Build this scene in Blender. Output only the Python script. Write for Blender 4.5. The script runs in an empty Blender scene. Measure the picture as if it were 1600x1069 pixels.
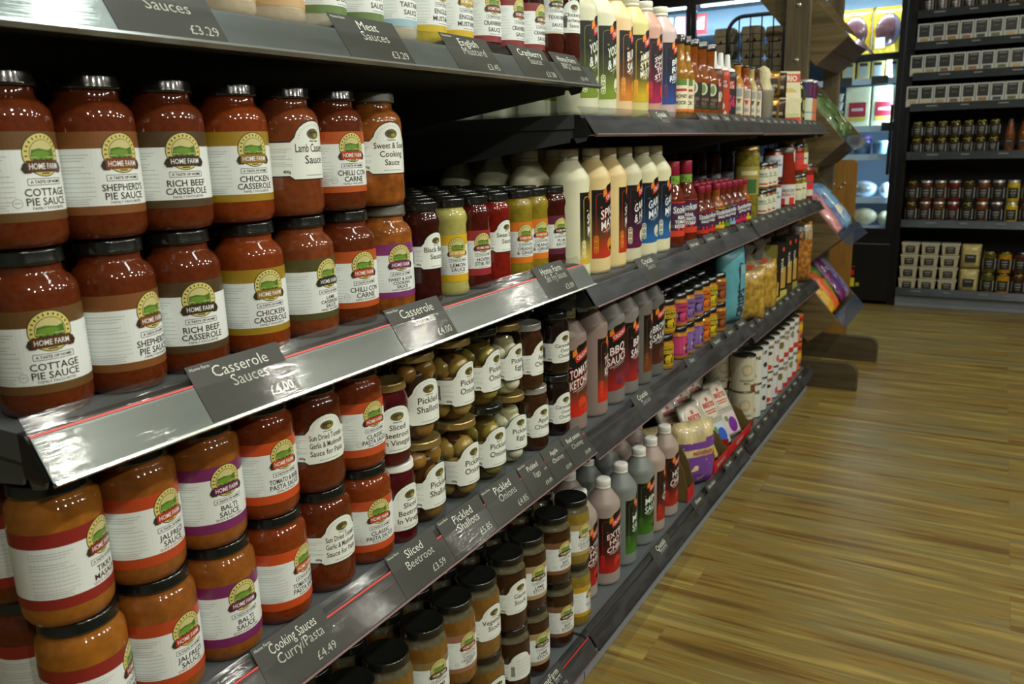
import bpy, bmesh, math, random
from mathutils import Vector, Matrix

random.seed(7)
D = bpy.data
SC = bpy.context.scene
COL = SC.collection
R_ = math.radians

# ------------------------------------------------------------------ camera, world, lights, exposure
SC.view_settings.view_transform = 'Standard'
SC.view_settings.look = 'None'
SC.view_settings.gamma = 1
SC.view_settings.use_curve_mapping = False
SC.view_settings.exposure = -0.32

cam_d = D.cameras.new('camera')
cam = D.objects.new('camera', cam_d)
COL.objects.link(cam)
SC.camera = cam
cam_d.lens = 28.74
cam_d.sensor_width = 36.0
yaw, pitch, roll = -0.535740577, -0.234661174, -0.0300785
fw = Vector((math.sin(yaw) * math.cos(pitch), math.cos(yaw) * math.cos(pitch), math.sin(pitch)))
rt = Vector((math.cos(yaw), -math.sin(yaw), 0.0))
up = rt.cross(fw)
r2 = rt * math.cos(roll) + up * math.sin(roll)
u2 = -rt * math.sin(roll) + up * math.cos(roll)
m3 = Matrix((r2, u2, -fw)).transposed()
cam.matrix_world = Matrix.Translation((0, 0, 1.223)) @ m3.to_4x4()
cam_d.clip_start = 0.02
cam_d.dof.use_dof = True
cam_d.dof.focus_distance = 1.25
cam_d.dof.aperture_fstop = 8.5

world = D.worlds.new('world')
SC.world = world
world.use_nodes = True
wb = world.node_tree.nodes['Background']
wb.inputs[0].default_value = (0.75, 0.80, 0.72, 1)
wb.inputs[1].default_value = 0.05


def add_light(name, kind, loc, power, color=(1, 1, 1), size=0.2, size_y=None, target=None, spot=None, blend=0.5):
    l = D.lights.new(name, kind)
    l.energy = power
    l.color = color
    if kind == 'AREA':
        l.shape = 'RECTANGLE' if size_y else 'DISK'
        l.size = size
        if size_y:
            l.size_y = size_y
    elif kind == 'SPOT':
        l.spot_size = R_(spot or 60)
        l.spot_blend = blend
        l.shadow_soft_size = size
    else:
        l.shadow_soft_size = size
    o = D.objects.new(name, l)
    o.location = loc
    if target is not None:
        o.rotation_euler = (Vector(target) - Vector(loc)).to_track_quat('-Z', 'Y').to_euler()
    COL.objects.link(o)
    return o


LIGHT_SPOTS = [(x, y) for y in (-0.6, 0.5, 1.6, 2.7, 3.8, 5.0) for x in (0.9, 2.3, -2.3)]  # left-hand row is added, out of view, to brighten the egg boxes
WARM = (1.0, 0.97, 0.85)
for i, (x, y) in enumerate(LIGHT_SPOTS):
    add_light('downlight_lamp', 'AREA', (x, y, 2.63), 14.0 if 0 < x < 1 else (14.0 if x > 1 else 6.0), WARM, 0.11, target=(x - (1.5 if 0 < x < 1 else (3.0 if x > 1 else 0.2)), y, 0.9 if x < 1 else 0.3))
# long fluorescent fitting that mirrors in the top shelf edge, and the bright spot over the squeezy bottles
add_light('strip_lamp', 'AREA', (-0.42, 1.25, 2.60), 16.0, (0.90, 1.0, 0.93), 0.14, 1.5, target=(-0.46, 1.25, 1.0))
add_light('bottle_spot_lamp', 'SPOT', (-0.55, 2.0, 2.6), 90.0, (0.97, 1.0, 0.86), 0.05, target=(-0.86, 1.98, 1.5), spot=34, blend=0.6)
add_light('added_rack_fill', 'SPOT', (-1.25, 3.55, 2.6), 42.0, (1.0, 0.97, 0.85), 0.05, target=(-1.45, 5.0, 1.7), spot=50, blend=0.7)  # added fill spot without a fitting, brightens the egg boxes
# strip lamps inside the chiller cabinets
for x in (-2.62, -1.9, -1.0):
    add_light('chiller_lamp', 'AREA', (x, 6.58, 2.215), 16.0, (0.72, 0.90, 1.0), 0.62 if x > -1.2 else 0.6, 0.06, target=(x, 6.80, 1.2))


add_light('added_chiller_fill', 'AREA', (-0.70, 6.60, 1.25), 10.0, (0.72, 0.90, 1.0), 0.03, 1.2, target=(-1.3, 6.75, 1.2))  # added fill light for the dim lower chiller shelves, no tube there


# ------------------------------------------------------------------ naming helpers
def props(o, label=None, cat=None, group=None, kind=None):
    if label:
        o['label'] = label
    if cat:
        o['category'] = cat
    if group:
        o['group'] = group
    if kind:
        o['kind'] = kind
    return o


def thing(name, label, cat, loc=(0, 0, 0), rz=0.0, group=None):
    o = D.objects.new(name, None)
    o.empty_display_size = 0.02
    COL.objects.link(o)
    o.location = loc
    o.rotation_euler = (0, 0, rz)
    return props(o, label, cat, group)


def put(name, me, parent=None, loc=(0, 0, 0), rot=(0, 0, 0), label=None):
    o = D.objects.new(name, me)
    COL.objects.link(o)
    o.location = loc
    o.rotation_euler = rot
    if parent is not None:
        o.parent = parent
    if label:
        o['label'] = label
    return o


def clone(root, label, loc, rz=0.0, group=None):
    """a copy of a thing with copies of its parts and sub-parts"""
    def rec(o, par):
        c = o.copy()
        COL.objects.link(c)
        if par is not None:
            c.parent = par
        for ch in o.children:
            rec(ch, c)
        return c
    c = rec(root, None)
    c.location = loc
    c.rotation_euler = (0, 0, rz)
    if label:
        c['label'] = label
    if group:
        c['group'] = group
    return c


# ------------------------------------------------------------------ materials
MATS = {}


def nodes(m):
    return m.node_tree.nodes, m.node_tree.links


def mat(name, col, rough=0.5, metal=0.0, coat=0.0, coat_rough=0.03, vary=0.0, scale=60.0, bump=0.0, bscale=200.0,
        emit=None, estr=0.0, spec=0.5, sss=0.0, stretch=None, alpha=1.0):
    if name in MATS:
        return MATS[name]
    m = D.materials.new(name)
    m.use_nodes = True
    N, L = nodes(m)
    b = N['Principled BSDF']
    c = tuple(col) + (1,) if len(col) == 3 else col
    b.inputs['Base Color'].default_value = c
    b.inputs['Roughness'].default_value = rough
    b.inputs['Metallic'].default_value = metal
    b.inputs['Coat Weight'].default_value = coat
    b.inputs['Coat Roughness'].default_value = coat_rough
    b.inputs['Specular IOR Level'].default_value = spec
    b.inputs['Alpha'].default_value = alpha
    if sss:
        b.inputs['Subsurface Weight'].default_value = sss
        b.inputs['Subsurface Scale'].default_value = 0.01
    if emit:
        b.inputs['Emission Color'].default_value = tuple(emit) + (1,)
        b.inputs['Emission Strength'].default_value = estr
    tc = N.new('ShaderNodeTexCoord')
    mp = N.new('ShaderNodeMapping')
    L.new(tc.outputs['Object'], mp.inputs[0])
    if stretch:
        mp.inputs['Scale'].default_value = stretch
    if vary:
        n = N.new('ShaderNodeTexNoise')
        n.inputs['Scale'].default_value = scale
        n.inputs['Detail'].default_value = 4
        L.new(mp.outputs[0], n.inputs[0])
        r = N.new('ShaderNodeValToRGB')
        r.color_ramp.elements[0].position = 0.3
        r.color_ramp.elements[1].position = 0.72
        r.color_ramp.elements[0].color = tuple(max(0, v * (1 - vary)) for v in c[:3]) + (1,)
        r.color_ramp.elements[1].color = tuple(min(1, v * (1 + vary)) for v in c[:3]) + (1,)
        L.new(n.outputs[0], r.inputs[0])
        L.new(r.outputs[0], b.inputs['Base Color'])
    if bump:
        n2 = N.new('ShaderNodeTexNoise')
        n2.inputs['Scale'].default_value = bscale
        L.new(mp.outputs[0], n2.inputs[0])
        bp = N.new('ShaderNodeBump')
        bp.inputs['Strength'].default_value = bump
        bp.inputs['Distance'].default_value = 0.002
        L.new(n2.outputs[0], bp.inputs['Height'])
        L.new(bp.outputs[0], b.inputs['Normal'])
    MATS[name] = m
    return m


def glassy(name, tint=(1, 1, 1), rough=0.03, ior=1.45, clarity=1.0, base=(0.5, 0.5, 0.5), streak=0.0):
    """thin clear sheet: see-through with a mirror-like gloss; clarity < 1 adds a milky share"""
    if name in MATS:
        return MATS[name]
    m = D.materials.new(name)
    m.use_nodes = True
    N, L = nodes(m)
    N.remove(N['Principled BSDF'])
    out = N['Material Output']
    tr = N.new('ShaderNodeBsdfTransparent')
    tr.inputs[0].default_value = tuple(tint) + (1,)
    gl = N.new('ShaderNodeBsdfGlossy')
    gl.inputs['Roughness'].default_value = rough
    if streak:      # fine extrusion lines along the strip smear its reflections up and down
        tc0 = N.new('ShaderNodeTexCoord')
        mp0 = N.new('ShaderNodeMapping')
        mp0.inputs['Scale'].default_value = (1, .02, 1)
        no0 = N.new('ShaderNodeTexNoise')
        no0.inputs['Scale'].default_value = 420
        no0.inputs['Detail'].default_value = 2
        bp0 = N.new('ShaderNodeBump')
        bp0.inputs['Strength'].default_value = .5
        bp0.inputs['Distance'].default_value = .0012
        L.new(tc0.outputs['Object'], mp0.inputs[0])
        L.new(mp0.outputs[0], no0.inputs[0])
        L.new(no0.outputs[0], bp0.inputs['Height'])
        L.new(bp0.outputs[0], gl.inputs['Normal'])
    fr = N.new('ShaderNodeFresnel')
    fr.inputs[0].default_value = ior
    mx = N.new('ShaderNodeMixShader')
    src = tr.outputs[0]
    if clarity < 1:
        df = N.new('ShaderNodeBsdfDiffuse')
        df.inputs[0].default_value = tuple(base) + (1,)
        m2 = N.new('ShaderNodeMixShader')
        m2.inputs[0].default_value = 1 - clarity
        if streak:
            tc = N.new('ShaderNodeTexCoord')
            mp = N.new('ShaderNodeMapping')
            mp.inputs['Scale'].default_value = (1, .25, 1)
            no = N.new('ShaderNodeTexNoise')
            no.inputs['Scale'].default_value = streak
            no.inputs['Detail'].default_value = 6
            rp = N.new('ShaderNodeMapRange')
            rp.inputs[1].default_value = 0.45
            rp.inputs[2].default_value = 0.75
            rp.inputs[3].default_value = (1 - clarity) * 0.4
            rp.inputs[4].default_value = min(1, (1 - clarity) * 2.5)
            L.new(tc.outputs['Object'], mp.inputs[0])
            L.new(mp.outputs[0], no.inputs[0])
            L.new(no.outputs[0], rp.inputs[0])
            L.new(rp.outputs[0], m2.inputs[0])
        L.new(tr.outputs[0], m2.inputs[1])
        L.new(df.outputs[0], m2.inputs[2])
        src = m2.outputs[0]
    ge = N.new('ShaderNodeNewGeometry')
    iv = N.new('ShaderNodeMath')
    iv.operation = 'SUBTRACT'
    iv.inputs[0].default_value = 1.0
    ml = N.new('ShaderNodeMath')
    ml.operation = 'MULTIPLY'
    L.new(ge.outputs['Backfacing'], iv.inputs[1])
    L.new(iv.outputs[0], ml.inputs[0])
    L.new(fr.outputs[0], ml.inputs[1])
    L.new(ml.outputs[0], mx.inputs[0])
    L.new(src, mx.inputs[1])
    L.new(gl.outputs[0], mx.inputs[2])
    L.new(mx.outputs[0], out.inputs[0])
    MATS[name] = m
    return m


def srgb(r, g, b):
    f = lambda v: (v / 255 / 12.92) if v / 255 <= 0.04045 else ((v / 255 + 0.055) / 1.055) ** 2.4
    return (f(r), f(g), f(b))


def ink(r, g, b, rough=0.42, coat=0.25):
    """flat printed colour"""
    return mat('ink_%d_%d_%d' % (r, g, b), srgb(r, g, b), rough, coat=coat, coat_rough=0.15)


def planks_mat():
    m = D.materials.new('vinyl_oak_planks')
    m.use_nodes = True
    N, L = nodes(m)
    b = N['Principled BSDF']
    tc = N.new('ShaderNodeTexCoord')
    br = N.new('ShaderNodeTexBrick')
    br.inputs['Scale'].default_value = 1.0
    br.inputs['Brick Width'].default_value = 1.22
    br.inputs['Row Height'].default_value = 0.186
    br.inputs['Mortar Size'].default_value = 0.0006
    br.inputs['Mortar Smooth'].default_value = 0.2
    br.offset = 0.37
    br.inputs['Color1'].default_value = (0, 0, 0, 1)
    br.inputs['Color2'].default_value = (1, 1, 1, 1)
    br.inputs['Mortar'].default_value = (0.5, 0.5, 0.5, 1)
    mp0 = N.new('ShaderNodeMapping')
    mp0.inputs['Location'].default_value = (0.64, 0.034, 0)
    L.new(tc.outputs['Object'], mp0.inputs[0])
    L.new(mp0.outputs[0], br.inputs[0])
    # plank-wise offset so that grain breaks at each board
    sep = N.new('ShaderNodeSeparateColor')
    L.new(br.outputs['Color'], sep.inputs[0])
    mul = N.new('ShaderNodeMath'); mul.operation = 'MULTIPLY'; mul.inputs[1].default_value = 17.0
    L.new(sep.outputs[0], mul.inputs[0])
    comb = N.new('ShaderNodeCombineXYZ')
    L.new(mul.outputs[0], comb.inputs[0]); L.new(mul.outputs[0], comb.inputs[1])
    add = N.new('ShaderNodeVectorMath'); add.operation = 'ADD'
    L.new(tc.outputs['Object'], add.inputs[0]); L.new(comb.outputs[0], add.inputs[1])

    def noise(sx, sy, sc, det, dist=0.0):
        mp = N.new('ShaderNodeMapping')
        mp.inputs['Scale'].default_value = (sx, sy, 1)
        L.new(add.outputs[0], mp.inputs[0])
        n = N.new('ShaderNodeTexNoise')
        n.inputs['Scale'].default_value = sc
        n.inputs['Detail'].default_value = det
        n.inputs['Distortion'].default_value = dist
        L.new(mp.outputs[0], n.inputs[0])
        return n
    n1 = noise(0.8, 13.0, 2.2, 8, 0.35)
    r1 = N.new('ShaderNodeValToRGB')
    cr = r1.color_ramp
    cr.elements[0].position = 0.22; cr.elements[0].color = srgb(84, 66, 32) + (1,)
    cr.elements[1].position = 0.80; cr.elements[1].color = srgb(170, 148, 82) + (1,)
    for p, c in ((0.38, (108, 84, 38)), (0.46, (136, 110, 50)), (0.53, (124, 110, 60)), (0.62, (154, 132, 66))):
        e = cr.elements.new(p); e.color = srgb(*c) + (1,)
    L.new(n1.outputs[0], r1.inputs[0])
    n2 = noise(2.0, 70.0, 3.0, 8, 0.1)
    r2_ = N.new('ShaderNodeMapRange')
    r2_.inputs[1].default_value = 0.3; r2_.inputs[2].default_value = 0.7
    r2_.inputs[3].default_value = 0.72; r2_.inputs[4].default_value = 1.14
    L.new(n2.outputs[0], r2_.inputs[0])
    mx = N.new('ShaderNodeMix'); mx.data_type = 'RGBA'; mx.blend_type = 'MULTIPLY'; mx.inputs[0].default_value = 1
    L.new(r1.outputs[0], mx.inputs[6]); L.new(r2_.outputs[0], mx.inputs[7])
    # greyish worn patches
    n3 = noise(1.0, 5.0, 1.1, 4, 0.6)
    r3 = N.new('ShaderNodeMapRange')
    r3.inputs[1].default_value = 0.52; r3.inputs[2].default_value = 0.68; r3.inputs[3].default_value = 0.0; r3.inputs[4].default_value = 0.55
    L.new(n3.outputs[0], r3.inputs[0])
    mx2 = N.new('ShaderNodeMix'); mx2.data_type = 'RGBA'
    mx2.inputs[7].default_value = srgb(110, 110, 80) + (1,)
    L.new(r3.outputs[0], mx2.inputs[0]); L.new(mx.outputs[2], mx2.inputs[6])
    # joints
    mx3 = N.new('ShaderNodeMix'); mx3.data_type = 'RGBA'
    mx3.inputs[7].default_value = srgb(98, 80, 44) + (1,)
    L.new(br.outputs['Fac'], mx3.inputs[0]); L.new(mx2.outputs[2], mx3.inputs[6])
    L.new(mx3.outputs[2], b.inputs['Base Color'])
    b.inputs['Roughness'].default_value = 0.34
    bp = N.new('ShaderNodeBump'); bp.inputs['Strength'].default_value = 0.25; bp.inputs['Distance'].default_value = 0.002
    L.new(n2.outputs[0], bp.inputs['Height']); L.new(bp.outputs[0], b.inputs['Normal'])
    return m


def wood_mat(name, dark, light, axis='Z'):
    if name in MATS:
        return MATS[name]
    m = D.materials.new(name)
    m.use_nodes = True
    N, L = nodes(m)
    b = N['Principled BSDF']
    tc = N.new('ShaderNodeTexCoord')
    mp = N.new('ShaderNodeMapping')
    s = {'X': (1.2, 16, 16), 'Y': (16, 1.2, 16), 'Z': (16, 16, 1.2)}[axis]
    mp.inputs['Scale'].default_value = s
    n = N.new('ShaderNodeTexNoise'); n.inputs['Scale'].default_value = 2.4; n.inputs['Detail'].default_value = 6
    n.inputs['Distortion'].default_value = 0.8
    r = N.new('ShaderNodeValToRGB')
    r.color_ramp.elements[0].position = 0.3; r.color_ramp.elements[0].color = tuple(dark) + (1,)
    r.color_ramp.elements[1].position = 0.7; r.color_ramp.elements[1].color = tuple(light) + (1,)
    L.new(tc.outputs['Object'], mp.inputs[0]); L.new(mp.outputs[0], n.inputs[0]); L.new(n.outputs[0], r.inputs[0])
    L.new(r.outputs[0], b.inputs['Base Color'])
    b.inputs['Roughness'].default_value = 0.6
    MATS[name] = m
    return m


# ------------------------------------------------------------------ mesh builders
class MB:
    """collects shapes, each with a material, into one mesh"""
    def __init__(self):
        self.v = []
        self.f = []
        self.mi = []
        self.mats = []
        self.sm = []

    def m(self, material):
        if material not in self.mats:
            self.mats.append(material)
        return self.mats.index(material)

    def add(self, vs, fs, material, smooth=False):
        b = len(self.v)
        k = self.m(material)
        self.v += [tuple(p) for p in vs]
        for f in fs:
            self.f.append(tuple(i + b for i in f))
            self.mi.append(k)
            self.sm.append(smooth)
        return self

    def box(self, x0, x1, y0, y1, z0, z1, material, M=None):
        vs = [Vector((x, y, z)) for x in (x0, x1) for y in (y0, y1) for z in (z0, z1)]
        if M is not None:
            vs = [M @ p for p in vs]
        fs = [(0, 1, 3, 2), (4, 6, 7, 5), (0, 4, 5, 1), (2, 3, 7, 6), (0, 2, 6, 4), (1, 5, 7, 3)]
        return self.add(vs, fs, material)

    def lathe(self, prof, material, seg=40, M=None, smooth=True, a0=0.0, a1=2 * math.pi, flute=None):
        vs, fs = [], []
        full = abs(a1 - a0 - 2 * math.pi) < 1e-6
        n = seg if full else seg + 1
        for (r, z) in prof:
            for i in range(n):
                a = a0 + (a1 - a0) * i / seg
                rr = r
                if flute:
                    rr = r * (1 + flute[1] * (1 if (i % 2) else -1)) if flute[2] <= z <= flute[3] else r
                vs.append(Vector((rr * math.cos(a), rr * math.sin(a), z)))
        for j in range(len(prof) - 1):
            for i in range(n if full else n - 1):
                k = (i + 1) % n
                q = (j * n + i, j * n + k, (j + 1) * n + k, (j + 1) * n + i)
                fs.append(q)
        if M is not None:
            vs = [M @ p for p in vs]
        return self.add(vs, fs, material, smooth)

    def tube(self, pts, rad, material, seg=8):
        pts = [Vector(p) for p in pts]
        vs, fs = [], []
        for i, p in enumerate(pts):
            a = pts[max(0, i - 1)]
            c = pts[min(len(pts) - 1, i + 1)]
            t = (c - a).normalized()
            s = t.cross(Vector((0, 0, 1)))
            if s.length < 1e-3:
                s = t.cross(Vector((0, 1, 0)))
            s.normalize()
            w = s.cross(t)
            for k in range(seg):
                an = 2 * math.pi * k / seg
                vs.append(p + rad * (math.cos(an) * s + math.sin(an) * w))
        for i in range(len(pts) - 1):
            for k in range(seg):
                l = (k + 1) % seg
                fs.append((i * seg + k, i * seg + l, (i + 1) * seg + l, (i + 1) * seg + k))
        fs.append(tuple(range(seg))[::-1])
        fs.append(tuple((len(pts) - 1) * seg + k for k in range(seg)))
        return self.add(vs, fs, material, True)

    def prism(self, poly, y0, y1, material, M=None):
        """poly in XZ, extruded along Y"""
        n = len(poly)
        vs = [Vector((x, y0, z)) for x, z in poly] + [Vector((x, y1, z)) for x, z in poly]
        if M is not None:
            vs = [M @ p for p in vs]
        fs = [tuple(range(n)), tuple(range(2 * n - 1, n - 1, -1))]
        for i in range(n):
            j = (i + 1) % n
            fs.append((i, i + n, j + n, j))
        return self.add(vs, fs, material)

    def sphere(self, c, r, material, seg=12, sc=(1, 1, 1), M=None):
        vs, fs = [], []
        rings = max(4, seg // 2)
        for j in range(rings + 1):
            t = math.pi * j / rings
            for i in range(seg):
                a = 2 * math.pi * i / seg
                p = Vector((c[0] + r * sc[0] * math.sin(t) * math.cos(a), c[1] + r * sc[1] * math.sin(t) * math.sin(a), c[2] + r * sc[2] * math.cos(t)))
                vs.append(M @ p if M is not None else p)
        for j in range(rings):
            for i in range(seg):
                k = (i + 1) % seg
                fs.append((j * seg + i, (j + 1) * seg + i, (j + 1) * seg + k, j * seg + k))
        return self.add(vs, fs, material, True)

    def mesh(self, name, bevel=0.0):
        me = D.meshes.new(name)
        me.from_pydata(self.v, [], self.f)
        for m_ in self.mats:
            me.materials.append(m_)
        me.polygons.foreach_set('material_index', self.mi)
        me.polygons.foreach_set('use_smooth', self.sm)
        bm = bmesh.new()
        bm.from_mesh(me)
        bmesh.ops.remove_doubles(bm, verts=bm.verts, dist=1e-6)
        bmesh.ops.dissolve_degenerate(bm, edges=bm.edges, dist=1e-7)
        bmesh.ops.recalc_face_normals(bm, faces=bm.faces)
        if bevel:
            es = [e for e in bm.edges if len(e.link_faces) == 2 and e.calc_face_angle(0) > 0.6]
            bmesh.ops.bevel(bm, geom=es, offset=bevel, segments=2, affect='EDGES', profile=0.7)
        bm.to_mesh(me)
        bm.free()
        return me


# ------------------------------------------------------------------ flat printing (labels, cards), wrapped onto cylinders
_TXT = {}


def text_tris(s, bold=0.0):
    """outline of a word as triangles, scaled to cap height 1; returns (verts, faces, width)"""
    key = (s, bold)
    if key in _TXT:
        return _TXT[key]
    cu = D.curves.new('t', 'FONT')
    cu.body = s
    cu.resolution_u = 2
    cu.fill_mode = 'FRONT'
    cu.offset = bold
    ob = D.objects.new('t', cu)
    COL.objects.link(ob)
    dg = bpy.context.evaluated_depsgraph_get()
    me = D.meshes.new_from_object(ob.evaluated_get(dg))
    vs = [(v.co.x, v.co.y) for v in me.vertices]
    fs = [tuple(p.vertices) for p in me.polygons]
    D.objects.remove(ob)
    D.curves.remove(cu)
    D.meshes.remove(me)
    if not vs:
        return [], [], 0
    x0 = min(v[0] for v in vs)
    w = max(v[0] for v in vs) - x0
    cap = 0.70
    vs = [((x - x0) / cap, y / cap) for x, y in vs]
    _TXT[key] = (vs, fs, w / cap)
    return _TXT[key]


class Print:
    """coloured shapes in the plane (u right, v up), stacked in layers, later cut and wrapped"""
    def __init__(self, gap=0.00007):
        self.items = []   # verts2d, faces, mat, layer
        self.gap = gap

    def poly(self, pts, material, layer=0):
        self.items.append(([tuple(p) for p in pts], [tuple(range(len(pts)))], material, layer))
        return self

    def rect(self, u0, v0, u1, v1, material, layer=0):
        return self.poly([(u0, v0), (u1, v0), (u1, v1), (u0, v1)], material, layer)

    def rrect(self, u0, v0, u1, v1, r, material, layer=0):
        pts = []
        for cx, cy, a in ((u1 - r, v0 + r, -90), (u1 - r, v1 - r, 0), (u0 + r, v1 - r, 90), (u0 + r, v0 + r, 180)):
            for k in range(5):
                t = R_(a + 22.5 * k)
                pts.append((cx + r * math.cos(t), cy + r * math.sin(t)))
        return self.poly(pts, material, layer)

    def ell(self, u, v, ru, rv, material, layer=0, a0=0, a1=360, n=24):
        full = a1 - a0 >= 360
        pts = [(u + ru * math.cos(R_(a0 + (a1 - a0) * i / n)), v + rv * math.sin(R_(a0 + (a1 - a0) * i / n))) for i in range(n if full else n + 1)]
        return self.poly(pts, material, layer)

    def line(self, pts, w, material, layer=0):
        for a, b in zip(pts[:-1], pts[1:]):
            dx, dy = b[0] - a[0], b[1] - a[1]
            l = math.hypot(dx, dy) or 1
            nx, ny = -dy / l * w / 2, dx / l * w / 2
            self.poly([(a[0] - nx, a[1] - ny), (b[0] - nx, b[1] - ny), (b[0] + nx, b[1] + ny), (a[0] + nx, a[1] + ny)], material, layer)
        return self

    def text(self, s, u, v, h, material, layer=3, fit=None, maxw=None, align='c', rot=0.0, shear=0.0, bold=0.02, yshear=0.0):
        vs, fs, w = text_tris(s, bold)
        if not vs:
            return self
        sx = h
        if fit:
            sx = fit / w
        elif maxw and w * h > maxw:
            sx = maxw / w
        off = {'c': -w * sx / 2, 'l': 0, 'r': -w * sx}[align]
        ca, sa = math.cos(rot), math.sin(rot)
        out = []
        for x, y in vs:
            X = x * sx + off + shear * y * h
            Y = y * h + yshear * (x * sx + off)
            out.append((u + X * ca - Y * sa, v + X * sa + Y * ca))
        self.items.append((out, fs, material, layer))
        return self

    def mesh(self, name, R=None, base=0.0, step=0.004, thick=None):
        """R: wrap on a cylinder of this radius around Z (u=0 faces +X); None: flat in YZ facing +X"""
        bm = bmesh.new()
        mats = []
        for vs, fs, mt, layer in self.items:
            if mt not in mats:
                mats.append(mt)
            k = mats.index(mt)
            bv = [bm.verts.new((u, v, layer)) for u, v in vs]
            for f in fs:
                try:
                    fc = bm.faces.new([bv[i] for i in f])
                    fc.material_index = k
                except ValueError:
                    pass
        if any(len(f.verts) > 4 for f in bm.faces):
            bmesh.ops.triangulate(bm, faces=[f for f in bm.faces if len(f.verts) > 4])
        if R:
            us = [v.co.x for v in bm.verts]
            u = math.floor(min(us) / step) * step + step
            while u < max(us):
                bmesh.ops.bisect_plane(bm, geom=bm.verts[:] + bm.edges[:] + bm.faces[:], dist=1e-6, plane_co=(u, 0, 0), plane_no=(1, 0, 0))
                u += step
        for f in bm.faces:
            if f.normal.z < 0:
                f.normal_flip()
        for v in bm.verts:
            u, z, lay = v.co
            if R:
                rr = R + base + lay * self.gap
                v.co = (rr * math.cos(u / R), rr * math.sin(u / R), z)
            else:
                v.co = (base + lay * self.gap, u, z)
        me = D.meshes.new(name)
        for m_ in mats:
            me.materials.append(m_)
        bm.to_mesh(me)
        bm.free()
        if R:
            for p in me.polygons:
                p.use_smooth = False
        return me
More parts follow.
